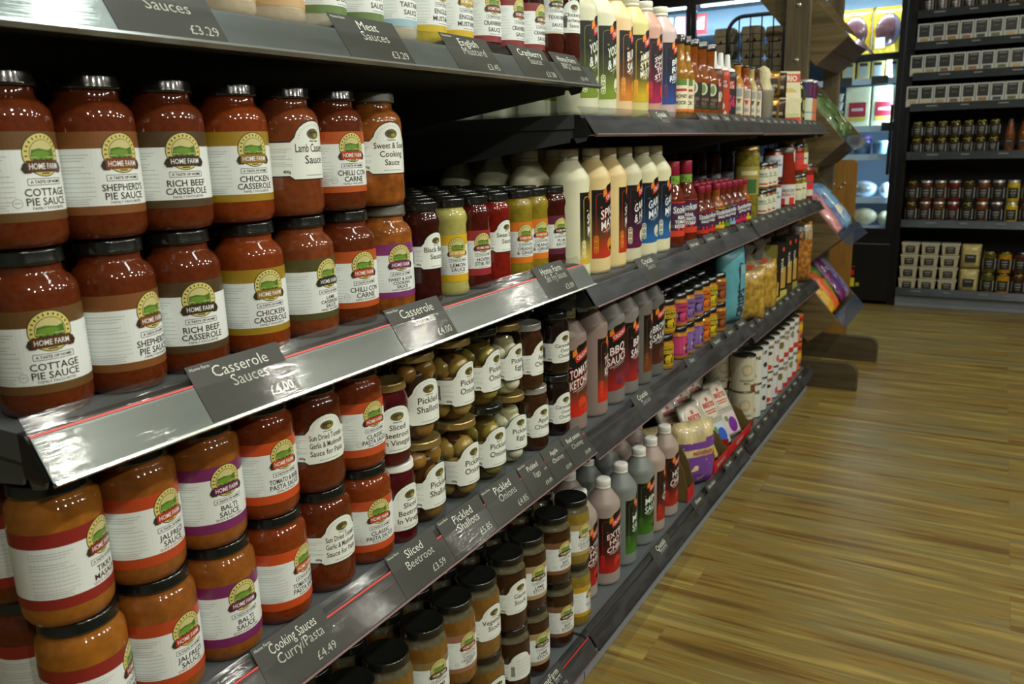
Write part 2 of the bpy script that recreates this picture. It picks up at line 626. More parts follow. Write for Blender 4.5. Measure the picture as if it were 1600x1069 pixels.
# (design, tier, x, y, z, turn) of every front-row item, shelf by shelf, in metres
ROWS = {
 'bay1_middle': [('cottage', 0, -0.795, 0.4347, 0.9845, -0.24), ('shepherd', 0, -0.795, 0.5209, 0.9845, 0.32), ('beef_casserole', 0, -0.795, 0.6071, 0.9845, -0.292), ('chicken_casserole', 0, -0.795, 0.7053, 0.9845, -0.186), ('lamb_casserole', 0, -0.795, 0.7971, 0.9845, 0.073), ('chilli', 0, -0.795, 0.8833, 0.9845, -0.228), ('sweet_sour', 0, -0.795, 0.9696, 0.9845, -0.304), ('cottage', 1, -0.795, 0.4341, 1.1449, 0.23), ('shepherd', 1, -0.795, 0.5203, 1.1449, 0.05), ('beef_casserole', 1, -0.795, 0.6065, 1.1449, -0.222), ('chicken_casserole', 1, -0.795, 0.6987, 1.1449, -0.131), ('lamb_deli', 1, -0.795, 0.7871, 1.1449, 0.12), ('chilli', 1, -0.795, 0.8733, 1.1449, -0.182), ('sweet_sour_deli', 1, -0.795, 0.9595, 1.1449, -0.209)],
 'bay1_stirfry': [('black_bean', 0, -0.78, 1.0458, 0.9845, -0.08), ('lemon', 0, -0.78, 1.1219, 0.9845, -0.503), ('hoisin', 0, -0.78, 1.1945, 0.9845, -0.372), ('sweet_chilli', 0, -0.78, 1.2632, 0.9845, -0.088), ('orange_ginger', 0, -0.78, 1.3469, 0.9845, -0.416), ('orange_ginger', 0, -0.78, 1.4099, 0.9845, -0.415), ('plum', 0, -0.78, 1.4857, 0.9845, -0.287)],
 'bay1_curry': [('tikka', 0, -0.795, 0.4273, 0.6165, 0.807), ('jalfrezi', 0, -0.795, 0.5175, 0.6165, 0.123), ('balti', 0, -0.795, 0.6077, 0.6165, -0.073), ('tomato_basil', 0, -0.795, 0.6979, 0.6165, 0.25), ('sun_dried', 0, -0.795, 0.7881, 0.6165, -0.111), ('classic_pasta', 0, -0.795, 0.8783, 0.6165, -0.265), ('tikka', 1, -0.795, 0.4218, 0.7689, 0.492), ('jalfrezi', 1, -0.795, 0.512, 0.7689, 0.208), ('balti', 1, -0.795, 0.6022, 0.7689, -0.068), ('tomato_basil', 1, -0.795, 0.6924, 0.7689, -0.037), ('sun_dried', 1, -0.795, 0.7826, 0.7689, -0.238), ('classic_pasta', 1, -0.795, 0.8728, 0.7689, -0.082)],
 'bay1_pickle': [('shallots', 0, -0.79, 1.0182, 0.6165, 0.009), ('onions', 0, -0.79, 1.1243, 0.6165, -0.048), ('onions_dark', 0, -0.79, 1.2179, 0.6165, -0.205), ('shallots', 1, -0.79, 1.0116, 0.7639, -0.228), ('onions', 1, -0.79, 1.1179, 0.7639, 0.004), ('onions_dark', 1, -0.79, 1.2073, 0.7639, 0.039)],
 'bay1_beet': [('beetroot_white_lid', 0, -0.788, 0.9475, 0.6165, -0.087), ('beetroot', 1, -0.788, 0.9409, 0.7489, -0.394)],
 'bay1_egg': [('eggs', 0, -0.79, 1.3083, 0.6165, -0.268), ('eggs', 1, -0.79, 1.2979, 0.7589, -0.054)],
 'bay1_chutney': [('apple_chutney', 0, -0.787, 1.3971, 0.6165, -0.228), ('onion_chutney', 0, -0.787, 1.4972, 0.6165, -0.227), ('apple_chutney', 1, -0.787, 1.3791, 0.7509, 0.168), ('onion_chutney', 1, -0.787, 1.4966, 0.7509, -0.197)],
 'bay1_stock': [('veg_stock', 0, -0.787, 1.1772, 0.1155, -0.222), ('game_back', 0, -0.787, 1.2794, 0.1155, -0.449), ('lamb_stock', 0, -0.787, 1.3656, 0.1155, -0.348), ('beef_stock', 0, -0.787, 1.4837, 0.1155, -0.363), ('mustard_stock', 0, -0.787, 1.5743, 0.1155, 0.193), ('gravy', 1, -0.787, 0.8096, 0.2759, -0.19), ('gravy', 1, -0.787, 0.8958, 0.2759, -0.46), ('lamb_gravy', 1, -0.787, 0.9936, 0.2759, -0.261), ('turkey_gravy', 1, -0.787, 1.0821, 0.2759, -0.202), ('veg_stock', 1, -0.787, 1.1683, 0.2759, -0.168), ('game_stock', 1, -0.787, 1.2715, 0.2759, -0.227), ('lamb_stock', 1, -0.787, 1.3577, 0.2759, -0.365), ('beef_stock', 1, -0.787, 1.4732, 0.2759, -0.28), ('chicken_stock', 1, -0.787, 1.5697, 0.2759, -0.226)],
 'bay1_top': [('horseradish', 0, -0.785, 0.6973, 1.3735, 0.274), ('horseradish', 0, -0.785, 0.777, 1.3735, 0.02), ('mint', 0, -0.785, 0.8532, 1.3735, 0.273), ('mint', 0, -0.785, 0.9294, 1.3735, 0.091), ('tartare', 0, -0.785, 1.0056, 1.3735, 0.022), ('english_mustard', 0, -0.785, 1.0818, 1.3735, 0.107), ('english_mustard', 0, -0.785, 1.158, 1.3735, -0.065), ('cranberry', 0, -0.785, 1.2448, 1.3735, -0.198), ('cranberry', 0, -0.785, 1.3243, 1.3735, -0.006), ('cranberry', 0, -0.785, 1.4031, 1.3735, -0.001)],
 'bay1_top_b': [('texas_bbq', 0, -0.768, 1.4675, 1.3735, -0.389), ('chicken_bbq', 0, -0.768, 1.5404, 1.3735, -0.438)],
 'bay2_top': [('yog', 0, -0.8, 1.6532, 1.282, 0.033), ('yog', 0, -0.8, 1.7527, 1.282, -0.03), ('burger', 0, -0.8, 1.8471, 1.282, 0.151), ('mustard_b', 0, -0.8, 1.951, 1.282, -0.109), ('sweetchilli_b', 0, -0.8, 2.0412, 1.282, -0.064), ('bbqribs', 0, -0.8, 2.1499, 1.282, -0.042)],
 'bay2_mid': [('salad', 0, -0.8, 1.6084, 0.9345, 0.424), ('spicy', 0, -0.8, 1.72, 0.9345, -0.112), ('spicy', 0, -0.8, 1.8144, 0.9345, 0.467), ('garlicherb', 0, -0.8, 1.9127, 0.9345, -0.042), ('garlic', 0, -0.8, 2.0245, 0.9345, -0.211), ('garlic', 0, -0.8, 2.1215, 0.9345, 0.013)],
 'bay2_low': [('ketchup', 0, -0.8, 1.587, 0.5965, -0.454), ('ketchup', 0, -0.8, 1.7025, 0.5965, 0.341), ('bbq', 0, -0.8, 1.807, 0.5965, -0.634), ('bbq', 0, -0.8, 1.8972, 0.5965, -0.059), ('curryb', 0, -0.8, 1.9932, 0.5965, 0.324), ('brown', 0, -0.8, 2.0834, 0.5965, -0.354)],
 'bay2_base': [('hot_chilli', 0, -0.822, 1.6855, 0.1175, -0.127), ('hot_chilli', 0, -0.8, 1.7789, 0.1175, -0.395), ('mintsauce', 0, -0.8, 1.8917, 0.1175, 0.162), ('mintsauce', 0, -0.8, 2.0217, 0.1175, -0.231), ('hot_chilli2', 0, -0.8, 2.1119, 0.1175, 0.264), ('hot_chilli2', 0, -0.8, 2.228, 0.1175, -0.233)],
 'bay2_spice': [('yellow', 0, -0.785, 2.1564, 0.5965, 0.0), ('pink', 0, -0.785, 2.2816, 0.5965, 0.0), ('purple', 0, -0.785, 2.3488, 0.5965, 0.0), ('purple', 0, -0.785, 2.4349, 0.5965, 0.0), ('orange', 0, -0.785, 2.5069, 0.5965, 0.0), ('yellow2', 0, -0.785, 2.5773, 0.5965, 0.0), ('brown', 0, -0.785, 2.6812, 0.5965, 0.0), ('yellow', 1, -0.785, 2.1681, 0.6969, 0.0), ('pink', 1, -0.785, 2.2748, 0.6969, 0.0), ('purple', 1, -0.785, 2.342, 0.6969, 0.0), ('purple', 1, -0.785, 2.4272, 0.6969, 0.0), ('orange', 1, -0.785, 2.4986, 0.6969, 0.0), ('yellow2', 1, -0.785, 2.5685, 0.6969, 0.0), ('brown', 1, -0.785, 2.6714, 0.6969, 0.0)],
 'bay2_stokes': [('tomato_ketchup_s', 0, -0.79, 2.2337, 0.9345, -0.341), ('tomato_ketchup_s', 0, -0.79, 2.3433, 0.9345, -0.816)],
 'bay2_stokes_s': [('s_red', 0, -0.785, 2.4663, 0.9345, -0.533), ('s_red', 0, -0.785, 2.5315, 0.9345, -0.67), ('s_yellow', 0, -0.785, 2.6315, 0.9345, -0.461), ('s_green', 0, -0.785, 2.6967, 0.9345, -0.328), ('s_blue', 0, -0.785, 2.7619, 0.9345, -0.504), ('s_pink', 0, -0.785, 2.8319, 0.9345, -0.0), ('s_pink', 0, -0.785, 2.8971, 0.9345, -0.546), ('s_yellow', 0, -0.785, 2.9623, 0.9345, -0.742)],
}

# ------------------------------------------------------------------ shared materials
WHITE = ink(224, 231, 228)
BLACK = ink(26, 22, 20)
DKTXT = ink(52, 40, 34)
GREYL = ink(150, 154, 150)
CREAMY = ink(228, 234, 226)
RED = ink(196, 44, 30)
LID_BLACK = mat('lid_black_gloss', (0.008, 0.0085, 0.007), 0.2, coat=0.8, coat_rough=0.06, bump=0.08, bscale=300)
LID_GOLD = mat('lid_gold', srgb(176, 150, 92), 0.28, metal=0.7, vary=0.06, scale=300)
LID_SILVER = mat('lid_silver', srgb(190, 190, 182), 0.28, metal=0.6, vary=0.05, scale=300)
LID_WHITE = mat('lid_white', srgb(225, 228, 224), 0.35, vary=0.02)
LID_GREY = mat('lid_grey', srgb(92, 90, 80), 0.4, vary=0.05)
CLEAR = glassy('clear_glass', (0.93, 0.94, 0.90), 0.02, 1.45)
CLEAR2 = glassy('clear_plastic_film', (0.93, 0.94, 0.92), 0.05, 1.5, clarity=0.9, base=(0.35, 0.36, 0.34))


def sauce(name, rgb, vary=0.35, scale=90):
    return mat('sauce_' + name, srgb(*rgb), 0.45, coat=1.0, coat_rough=0.02, vary=vary, scale=scale, spec=0.05)


S_RED = sauce('dark_tomato', (90, 38, 13), .22, 160)
S_ORANGE = sauce('tomato', (118, 50, 15), .2, 160)
S_BROWN = sauce('lamb_brown', (112, 56, 26), .2, 120)
S_SWEET = sauce('amber_chunks', (138, 78, 28), 0.4, 60)
S_CURRY = sauce('curry_orange', (146, 90, 28), 0.18, 90)
S_BALTI = sauce('balti_brown', (134, 78, 28), 0.2, 90)
S_BLACK = sauce('black_bean', (52, 14, 8), 0.3)
S_LEMON = sauce('lemon_jelly', (172, 168, 92), 0.12)
S_HOISIN = sauce('hoisin', (74, 18, 12), 0.3)
S_SWCH = sauce('chilli_red', (118, 24, 14), 0.25)
S_OLIVE = sauce('ginger_olive', (138, 122, 34), 0.2)
S_PLUM = sauce('plum', (62, 16, 10), 0.3)
S_BEET = sauce('beetroot', (66, 12, 16), 0.5, 50)
S_STOCKM = sauce('stock_mustard', (132, 112, 40), 0.2)
S_STOCKB = sauce('stock_dark', (50, 27, 11), .2)
S_GRAVY = sauce('gravy', (118, 84, 32), .2)
S_TURKEY = sauce('turkey_gravy', (120, 82, 30), .2)
S_CHUT = sauce('apple_chutney', (58, 33, 14), .3)
S_CHUTD = sauce('onion_chutney', (26, 16, 10), 0.4)
S_PALE = sauce('pale_sauce', (190, 186, 164), 0.1)
S_HORSE = sauce('horseradish', (196, 180, 150), 0.12)
S_MUST = sauce('mustard', (196, 176, 60), 0.12)
S_CRAN = sauce('cranberry', (40, 12, 10), 0.3)
S_BBQ = sauce('bbq', (64, 22, 10), 0.25)

PROF = {   # r, h, body profile, neck top, lid radius, lid height
    'casserole': dict(body=[(0, .002), (.034, 0), (.039, .002), (.0417, .010), (.0420, .016), (.0420, .116), (.0408, .123), (.0365, .130), (.0315, .134), (.0300, .137), (.0300, .146)], lr=.0335, lz=(.144, .159)),
    'curry': dict(body=[(0, .002), (.035, 0), (.040, .002), (.0437, .010), (.0440, .016), (.0440, .118), (.0425, .126), (.0385, .131), (.0370, .134), (.0370, .138)], lr=.0392, lz=(.137, .1515)),
    'pickle': dict(body=[(0, .002), (.032, 0), (.037, .002), (.0398, .009), (.0400, .014), (.0400, .112), (.0385, .120), (.0358, .126), (.0350, .129), (.0350, .134)], lr=.0372, lz=(.133, .146)),
    'beet': dict(body=[(0, .002), (.030, 0), (.031, .002), (.0328, .009), (.0330, .014), (.0330, .100), (.0318, .108), (.0300, .113), (.0296, .115), (.0296, .120)], lr=.0318, lz=(.118, .131)),
    'egg': dict(body=[(0, .002), (.028, 0), (.032, .002), (.0348, .009), (.0350, .014), (.0350, .108), (.0335, .117), (.0305, .122), (.0300, .125), (.0300, .129)], lr=.0322, lz=(.128, .141)),
    'chutney': dict(body=[(0, .002), (.027, 0), (.031, .002), (.0335, .009), (.0340, .014), (.0340, .100), (.0325, .108), (.0300, .113), (.0295, .117), (.0295, .121)], lr=.0315, lz=(.119, .133)),
    'stirfry': dict(body=[(0, .002), (.024, 0), (.028, .003), (.0295, .009), (.0280, .018), (.0278, .116), (.0297, .124), (.0297, .130), (.0272, .138), (.0240, .142), (.0240, .147)], lr=.0262, lz=(.145, .1595)),
    'stock': dict(body=[(0, .002), (.033, 0), (.038, .002), (.0415, .009), (.0420, .015), (.0420, .122), (.0405, .130), (.0370, .136), (.0355, .139), (.0355, .145)], lr=.0385, lz=(.144, .1595)),
    'condiment': dict(body=[(0, .002), (.030, 0), (.034, .002), (.0368, .008), (.0370, .014), (.0370, .108), (.0355, .116), (.0320, .121), (.0310, .124), (.0310, .128)], lr=.0335, lz=(.126, .1395)),
    'tallbottle': dict(body=[(0, .002), (.022, 0), (.026, .003), (.0270, .010), (.0270, .128), (.0250, .140), (.0160, .160), (.0140, .168), (.0140, .178)], lr=.0155, lz=(.170, .19)),
}
_BODY = {}
NECK = mat('empty_glass_neck', srgb(92, 88, 66), .2, coat=1.0, vary=.25, scale=90)


def body_mesh(kind, m):
    k = (kind, m.name)
    if k not in _BODY:
        p = MB()
        pr = PROF[kind]['body']
        if kind == 'stock':
            p.lathe(pr[:7], m, 44).lathe(pr[6:], NECK, 44)
        else:
            p.lathe(pr, m, 44)
        _BODY[k] = p.mesh('jar_body')
    return _BODY[k]


def lid_mesh(kind, m, flat=True):
    k = ('lid', kind, m.name)
    if k not in _BODY:
        r = PROF[kind]['lr']
        z0, z1 = PROF[kind]['lz']
        p = MB()
        p.lathe([(r * .95, z0), (r, z0 + .0008), (r, z0 + .003), (r * .985, z0 + .0042), (r * .985, z1 - .003), (r * .965, z1 - .0008), (r * .92, z1), (r * .86, z1 - .0012), (r * .5, z1 - .0014), (0, z1 - .0014)], m, 60, flute=(0, .010 if kind in ('casserole', 'tallbottle') else .004, z0 + .002, z1 - .003))
        _BODY[k] = p.mesh('jar_lid')
    return _BODY[k]


def small_print(P, u0, v0, u1, v1, n, m, layer=2, seed=1, w=.0004, frame=False):
    rnd = random.Random(seed)
    for i in range(n):
        v = v1 - (v1 - v0) * (i + .5) / n
        e = u1 - (u1 - u0) * (rnd.random() * .35 if i % 3 else 0)
        P.rect(u0, v - w / 2, e, v + w / 2, m, layer) if i % 4 != 3 else None


def badge(P, v, ribbon, s=1.0, text='HOME FARM'):
    """round farm emblem: yellow ring, green hills and fence, ribbon with lettering; v = height of ring centre"""
    yel, grn, grn2, sky = ink(206, 196, 112), ink(74, 112, 34), ink(104, 142, 48), ink(196, 190, 128)
    dk = ink(50, 42, 28)
    r = .0188 * s
    P.ell(0, v, r * 1.045, r * 1.045, dk, 3, n=32)
    P.ell(0, v, r, r, yel, 4, n=32)
    P.ell(0, v, r * .72, r * .72, dk, 5, n=28)
    P.ell(0, v, r * .69, r * .69, sky, 6, n=28)
    P.poly([(-.66 * r, v - .1 * r), (-.6 * r, v + .22 * r), (-.2 * r, v + .3 * r), (.3 * r, v + .2 * r), (.62 * r, v + .3 * r), (.66 * r, v - .1 * r)], grn, 7)
    P.ell(0, v - .02 * r, r * .68, r * .68, grn2, 8, 190, 350, 20)
    P.ell(-.1 * r, v + .02 * r, r * .5, r * .16, grn2, 8)
    for k in range(4):
        P.rect((-.5 + .3 * k) * r, v - .55 * r, (-.44 + .3 * k) * r, v - .16 * r, dk, 9)
    P.rect(-.58 * r, v - .28 * r, .58 * r, v - .23 * r, dk, 9)
    P.rect(-.58 * r, v - .44 * r, .58 * r, v - .39 * r, dk, 9)
    for k in range(15):      # lettering round the ring, as ticks
        a = R_(200 - 220 * k / 14)
        ca, sa = math.cos(a), math.sin(a)
        P.line([(r * .80 * ca, v + r * .80 * sa), (r * .92 * ca, v + r * .92 * sa)], .07 * r, dk, 5)
    y = v - .0102 * s
    h = .0050 * s
    w = .0195 * s
    P.poly([(-w, y - h * 1.2), (-w * 1.02 - .002 * s, y - h * .4), (-w, y + h * .6), (-w * .7, y + h * .6), (-w * .7, y - h * 1.2)], dk, 10)
    P.poly([(w, y - h * 1.2), (w * 1.02 + .002 * s, y - h * .4), (w, y + h * .6), (w * .7, y + h * .6), (w * .7, y - h * 1.2)], dk, 10)
    P.rect(-w * .88, y - h, w * .88, y + h, ribbon, 11)
    P.text(text, 0, y - .0026 * s, .0052 * s, WHITE, 12, maxw=w * 1.55, bold=.01)
    P.rect(-r * .22, v - r * .92, r * .22, v - r * .86, dk, 6)


def farm_label(name, lines, band, R, ztop, zw1, zw0, zbot, sub='FAMILY FAVOURITES', ribbon=None, s=1.0, subcol=None, wrap=2.75, seed=3, roundel=False):
    """white wrap label with a coloured band above and below"""
    P = Print()
    U = R * wrap
    P.rect(-U, zbot, U, ztop, band, 0)
    P.rect(-U, zw0, U, zw1, WHITE, 1)
    badge(P, zw1 - .0045 * s, ribbon or band, s)
    Hh = zw1 - zw0
    y = zw1 - .0285 * s
    fr = DKTXT
    P.line([(-.018 * s, y - .0028 * s), (.018 * s, y - .0028 * s), (.018 * s, y + .0028 * s), (-.018 * s, y + .0028 * s), (-.018 * s, y - .0028 * s)], .0005, fr, 3)
    P.text('A TASTE OF HOME', 0, y - .0013 * s, .0026 * s, DKTXT, 4, maxw=.033 * s)
    n = len(lines)
    top = zw1 - .0335 * s
    bot = zw0 + .0048 * s
    pitch = (top - bot) / n
    hh = min(.0072 * s, pitch * .80)
    for i, t in enumerate(lines):
        P.text(t, 0, top - pitch * (i + 1) + (pitch - hh) * .5, hh, DKTXT, 4, maxw=.047 * s, bold=.012)
    if sub:
        P.text(sub, 0, zw0 + .0016 * s, .0026 * s, subcol or DKTXT, 4, maxw=.038 * s, bold=0)
    else:
        P.rect(-.013 * s, zw0 + .0022 * s, .013 * s, zw0 + .0032 * s, GREYL, 4)
    # ingredients panels either side
    small_print(P, -U * .62, zw0 + Hh * .50, -U * .27, zw1 - Hh * .08, 8, GREYL, 3, seed)
    for k in range(5):
        P.rect(-U * .62, zw0 + Hh * (.17 + .08 * k), -U * .25, zw0 + Hh * (.17 + .08 * k) + .0003, GREYL, 3)
    small_print(P, -U * .62, zw0 + Hh * .02, -U * .30, zw0 + Hh * .14, 3, GREYL, 3, seed + 1)
    small_print(P, U * .35, zw0 + Hh * .1, U * .75, zw1 - Hh * .1, 14, GREYL, 3, seed + 2)
    if roundel:
        P.ell(-.0285 * s, zw0 + .008 * s, .0042 * s, .0042 * s, GREYL, 3, n=20)
        P.ell(-.0285 * s, zw0 + .008 * s, .0037 * s, .0037 * s, WHITE, 4, n=20)
        P.rect(-.031 * s, zw0 + .008 * s, -.026 * s, zw0 + .0087 * s, GREYL, 5)
    return P.mesh('wrap_label', R=R, base=.00025)


def deli_label(lines, R, z0, s=1.0, wrap=1.9, back=False, seed=5):
    """white die-cut label with an arched front panel and a dark edge"""
    P = Print()
    bw = .0270 * s
    U = min(R * wrap, .085 * s + .02)
    top, low, arch = .040 * s, .0, .062 * s

    def outline(g):
        pts = [(-U - g, z0 + .004 * s - g), (-bw - .006 * s, z0 + .004 * s - g), (-bw - .001 * s, z0 - g), (bw + .001 * s, z0 - g), (bw + .006 * s, z0 + .004 * s - g), (U + g, z0 + .004 * s - g),
               (U + g, z0 + top + g), (bw + .003 * s, z0 + top + g)]
        for k in range(11):
            a = R_(12 + 156 * k / 10)
            pts.append(((bw * .93 + g) * math.cos(a), z0 + top + .001 * s + (arch - top + g) * math.sin(a)))
        pts += [(-bw - .003 * s, z0 + top + g), (-U - g, z0 + top + g)]
        return pts
    P.poly(outline(.0014), BLACK, 0)
    P.poly(outline(0), CREAMY, 1)
    br, gr, ye = ink(96, 80, 50), ink(96, 110, 52), ink(170, 150, 60)
    if not back:
        v = z0 + .049 * s
        P.ell(0, v, .0098 * s, .0058 * s, gr, 3)
        P.ell(-.003 * s, v + .0005 * s, .0062 * s, .0042 * s, br, 4)
        P.ell(.003 * s, v - .0015 * s, .0035 * s, .0022 * s, ye, 5)
        P.rect(-.006 * s, v + .001 * s, .006 * s, v + .0017 * s, BLACK, 6)
        for k in range(4):
            P.rect((-.0055 + .0034 * k) * s, v - .002 * s, (-.0049 + .0034 * k) * s, v + .003 * s, BLACK, 6)
        for k in range(16):
            a = R_(168 - 156 * k / 15)
            P.ell(bw * .78 * math.cos(a), z0 + top + .001 * s + (arch - top - .004 * s) * math.sin(a), .0006 * s, .0006 * s, GREYL, 3, n=6)
        n = len(lines)
        hh = {1: .0100, 2: .0090, 3: .0074, 4: .0060}[n] * s
        pitch = hh * 1.42
        y0 = z0 + .0385 * s
        P.text('Home Farm', 0, z0 + .0405 * s, .0019 * s, DKTXT, 4)
        for i, t in enumerate(lines):
            P.text(t, 0, y0 - hh * 1.0 - pitch * i, hh, DKTXT, 4, maxw=.050 * s, bold=.006)
        P.rect(-.014 * s, z0 + .0035 * s, .014 * s, z0 + .0043 * s, GREYL, 4)
    for k in range(16):
        w = .0003 + .0004 * ((k * 7) % 3)
        P.rect(-U + .004 * s + k * .0008 * s, z0 + .010 * s, -U + .004 * s + k * .0008 * s + w, z0 + .032 * s, BLACK, 3)
    small_print(P, -U + .019 * s, z0 + .012 * s, -bw - .002 * s, z0 + .034 * s, 12, GREYL, 3, seed)
    P.text('400g', -bw - .009 * s, z0 + .007 * s, .0030 * s, DKTXT, 4)
    small_print(P, bw + .004 * s, z0 + .010 * s, U - .004 * s, z0 + .034 * s, 12, GREYL, 3, seed + 3)
    if back:
        small_print(P, -bw * .4, z0 + .008 * s, bw, z0 + .048 * s, 18, GREYL, 3, seed + 7)
        for k in range(14):
            P.rect(-bw * .9 + k * .0006, z0 + .01 * s, -bw * .9 + k * .0006 + .0003, z0 + .034 * s, BLACK, 3)
    return P.mesh('deli_label', R=R, base=.00025)


LAB = {}


def farm(key, kind, lines, rgb, body, **kw):
    R = max(r for r, z in PROF[kind]['body'] if z > .03)
    if kind == 'stirfry':
        R = .0281
    zz = {'casserole': (.104, .088, .033, .0245), 'curry': (.103, .088, .034, .0225), 'stirfry': (.101, .084, .036, .024), 'stock': (.104, .090, .038, .029),
          'condiment': (.100, .086, .030, .020), 'tallbottle': (.150, .128, .050, .050)}[kind]
    s = kw.pop('s', {'casserole': 1.0, 'curry': 1.0, 'stirfry': .86, 'stock': .92, 'condiment': .93, 'tallbottle': .85}[kind])
    if kind == 'tallbottle':
        zz = (.124, .118, .058, .054)
    me = farm_label(key, lines, ink(*rgb), R, *zz, s=s, **kw)
    LAB[key] = (kind, body, me, None)


BR1, BR2, BR3 = (98, 70, 34), (122, 76, 36), (74, 58, 34)
RED_SUB = ink(176, 40, 30)
FF = 'FAMILY FAVOURITES'
QE = 'QUICK & EASY CURRY'
farm('cottage', 'casserole', ['COTTAGE', 'PIE SAUCE'], BR1, S_RED, ribbon=ink(88, 50, 26), roundel=True)
farm('shepherd', 'casserole', ["SHEPHERD'S", 'PIE SAUCE'], BR2, S_RED, ribbon=ink(124, 64, 30))
farm('beef_casserole', 'casserole', ['RICH BEEF', 'CASSEROLE'], BR3, S_RED, ribbon=ink(60, 42, 26))
farm('chicken_casserole', 'casserole', ['CHICKEN', 'CASSEROLE'], (154, 124, 28), S_ORANGE, ribbon=ink(142, 108, 24))
farm('lamb_casserole', 'casserole', ['LAMB', 'CASSEROLE', 'SAUCE'], (78, 74, 36), S_BROWN, ribbon=ink(42, 40, 26))
farm('chilli', 'casserole', ['CHILLI CON', 'CARNE'], (178, 80, 26), S_RED, ribbon=ink(172, 60, 28), roundel=True)
farm('sweet_sour', 'casserole', ['SWEET & SOUR', 'COOKING', 'SAUCE'], (128, 48, 112), S_SWEET, ribbon=ink(128, 36, 96))
farm('tikka', 'curry', ['TIKKA', 'MASALA'], (136, 34, 28), S_CURRY, sub=QE, subcol=RED_SUB)
farm('jalfrezi', 'curry', ['JALFREZI', 'SAUCE'], (178, 66, 28), S_BALTI, sub=QE, subcol=RED_SUB, ribbon=ink(176, 44, 24))
farm('balti', 'curry', ['BALTI', 'SAUCE'], (116, 38, 92), S_BALTI, sub=QE, ribbon=ink(104, 28, 74))
farm('tomato_basil', 'curry', ['TOMATO & BASIL', 'PASTA SAUCE'], (196, 74, 26), S_ORANGE, sub='IDEAL FOR PASTA', ribbon=ink(196, 70, 30))
farm('classic_pasta', 'curry', ['CLASSIC', 'PASTA SAUCE'], (190, 76, 34), S_ORANGE, sub='IDEAL FOR PASTA', ribbon=ink(186, 60, 34), roundel=True)
farm('madras', 'curry', ['MADRAS', 'SAUCE'], (140, 34, 26), S_RED, sub=QE, subcol=RED_SUB)
farm('lemon', 'stirfry', ['LEMON', 'SAUCE'], (212, 168, 24), S_LEMON, sub='', ribbon=ink(206, 158, 28))
farm('hoisin', 'stirfry', ['HOISIN', 'STIR FRY'], (148, 42, 46), S_HOISIN, sub='', ribbon=ink(140, 30, 36))
farm('orange_ginger', 'stirfry', ['ORANGE', '& GINGER'], (212, 116, 26), S_OLIVE, sub='', ribbon=ink(206, 96, 32))
farm('plum', 'stirfry', ['PLUM', 'SAUCE'], (92, 28, 56), S_PLUM, sub='', ribbon=ink(84, 22, 34))
farm('chicken_stock', 'stock', ['CHICKEN', 'STOCK'], (172, 146, 92), S_STOCKM, sub='')
farm('mustard_stock', 'stock', ['VEGETABLE', 'STOCK'], (188, 146, 20), S_STOCKM, sub='')
farm('beef_stock', 'stock', ['BEEF', 'STOCK'], (122, 84, 54), S_STOCKB, sub='', ribbon=ink(70, 40, 26), roundel=True)
farm('lamb_stock', 'stock', ['LAMB', 'STOCK'], (168, 142, 106), S_STOCKB, sub='', ribbon=ink(70, 44, 28))
farm('turkey_gravy', 'stock', ['TURKEY &', 'CRANBERRY', 'GRAVY'], (150, 104, 80), S_TURKEY, sub='', ribbon=ink(150, 50, 40), roundel=True)
farm('lamb_gravy', 'stock', ['LAMB', 'GRAVY'], (130, 110, 66), S_GRAVY, sub='', ribbon=ink(90, 66, 30))
farm('gravy', 'stock', ['GRAVY'], (140, 106, 50), S_GRAVY, sub='')
farm('horseradish', 'condiment', ['HOT', 'HORSERADISH', 'SAUCE'], (196, 160, 112), S_HORSE, sub='')
farm('mint', 'condiment', ['MINT', 'SAUCE'], (96, 122, 62), S_PALE, sub='', ribbon=ink(60, 92, 44))
farm('tartare', 'condiment', ['TARTARE', 'SAUCE'], (150, 184, 196), S_PALE, sub='', ribbon=ink(96, 148, 168))
farm('english_mustard', 'condiment', ['ENGLISH', 'MUSTARD'], (200, 172, 30), S_MUST, sub='', ribbon=ink(186, 150, 26))
farm('cranberry', 'condiment', ['CRANBERRY', 'SAUCE'], (128, 40, 40), S_CRAN, sub='', ribbon=ink(120, 34, 34))
farm('texas_bbq', 'tallbottle', ['TEXAS BBQ', 'SAUCE'], (196, 190, 170), S_BBQ, sub='', ribbon=ink(60, 26, 18), wrap=1.6)
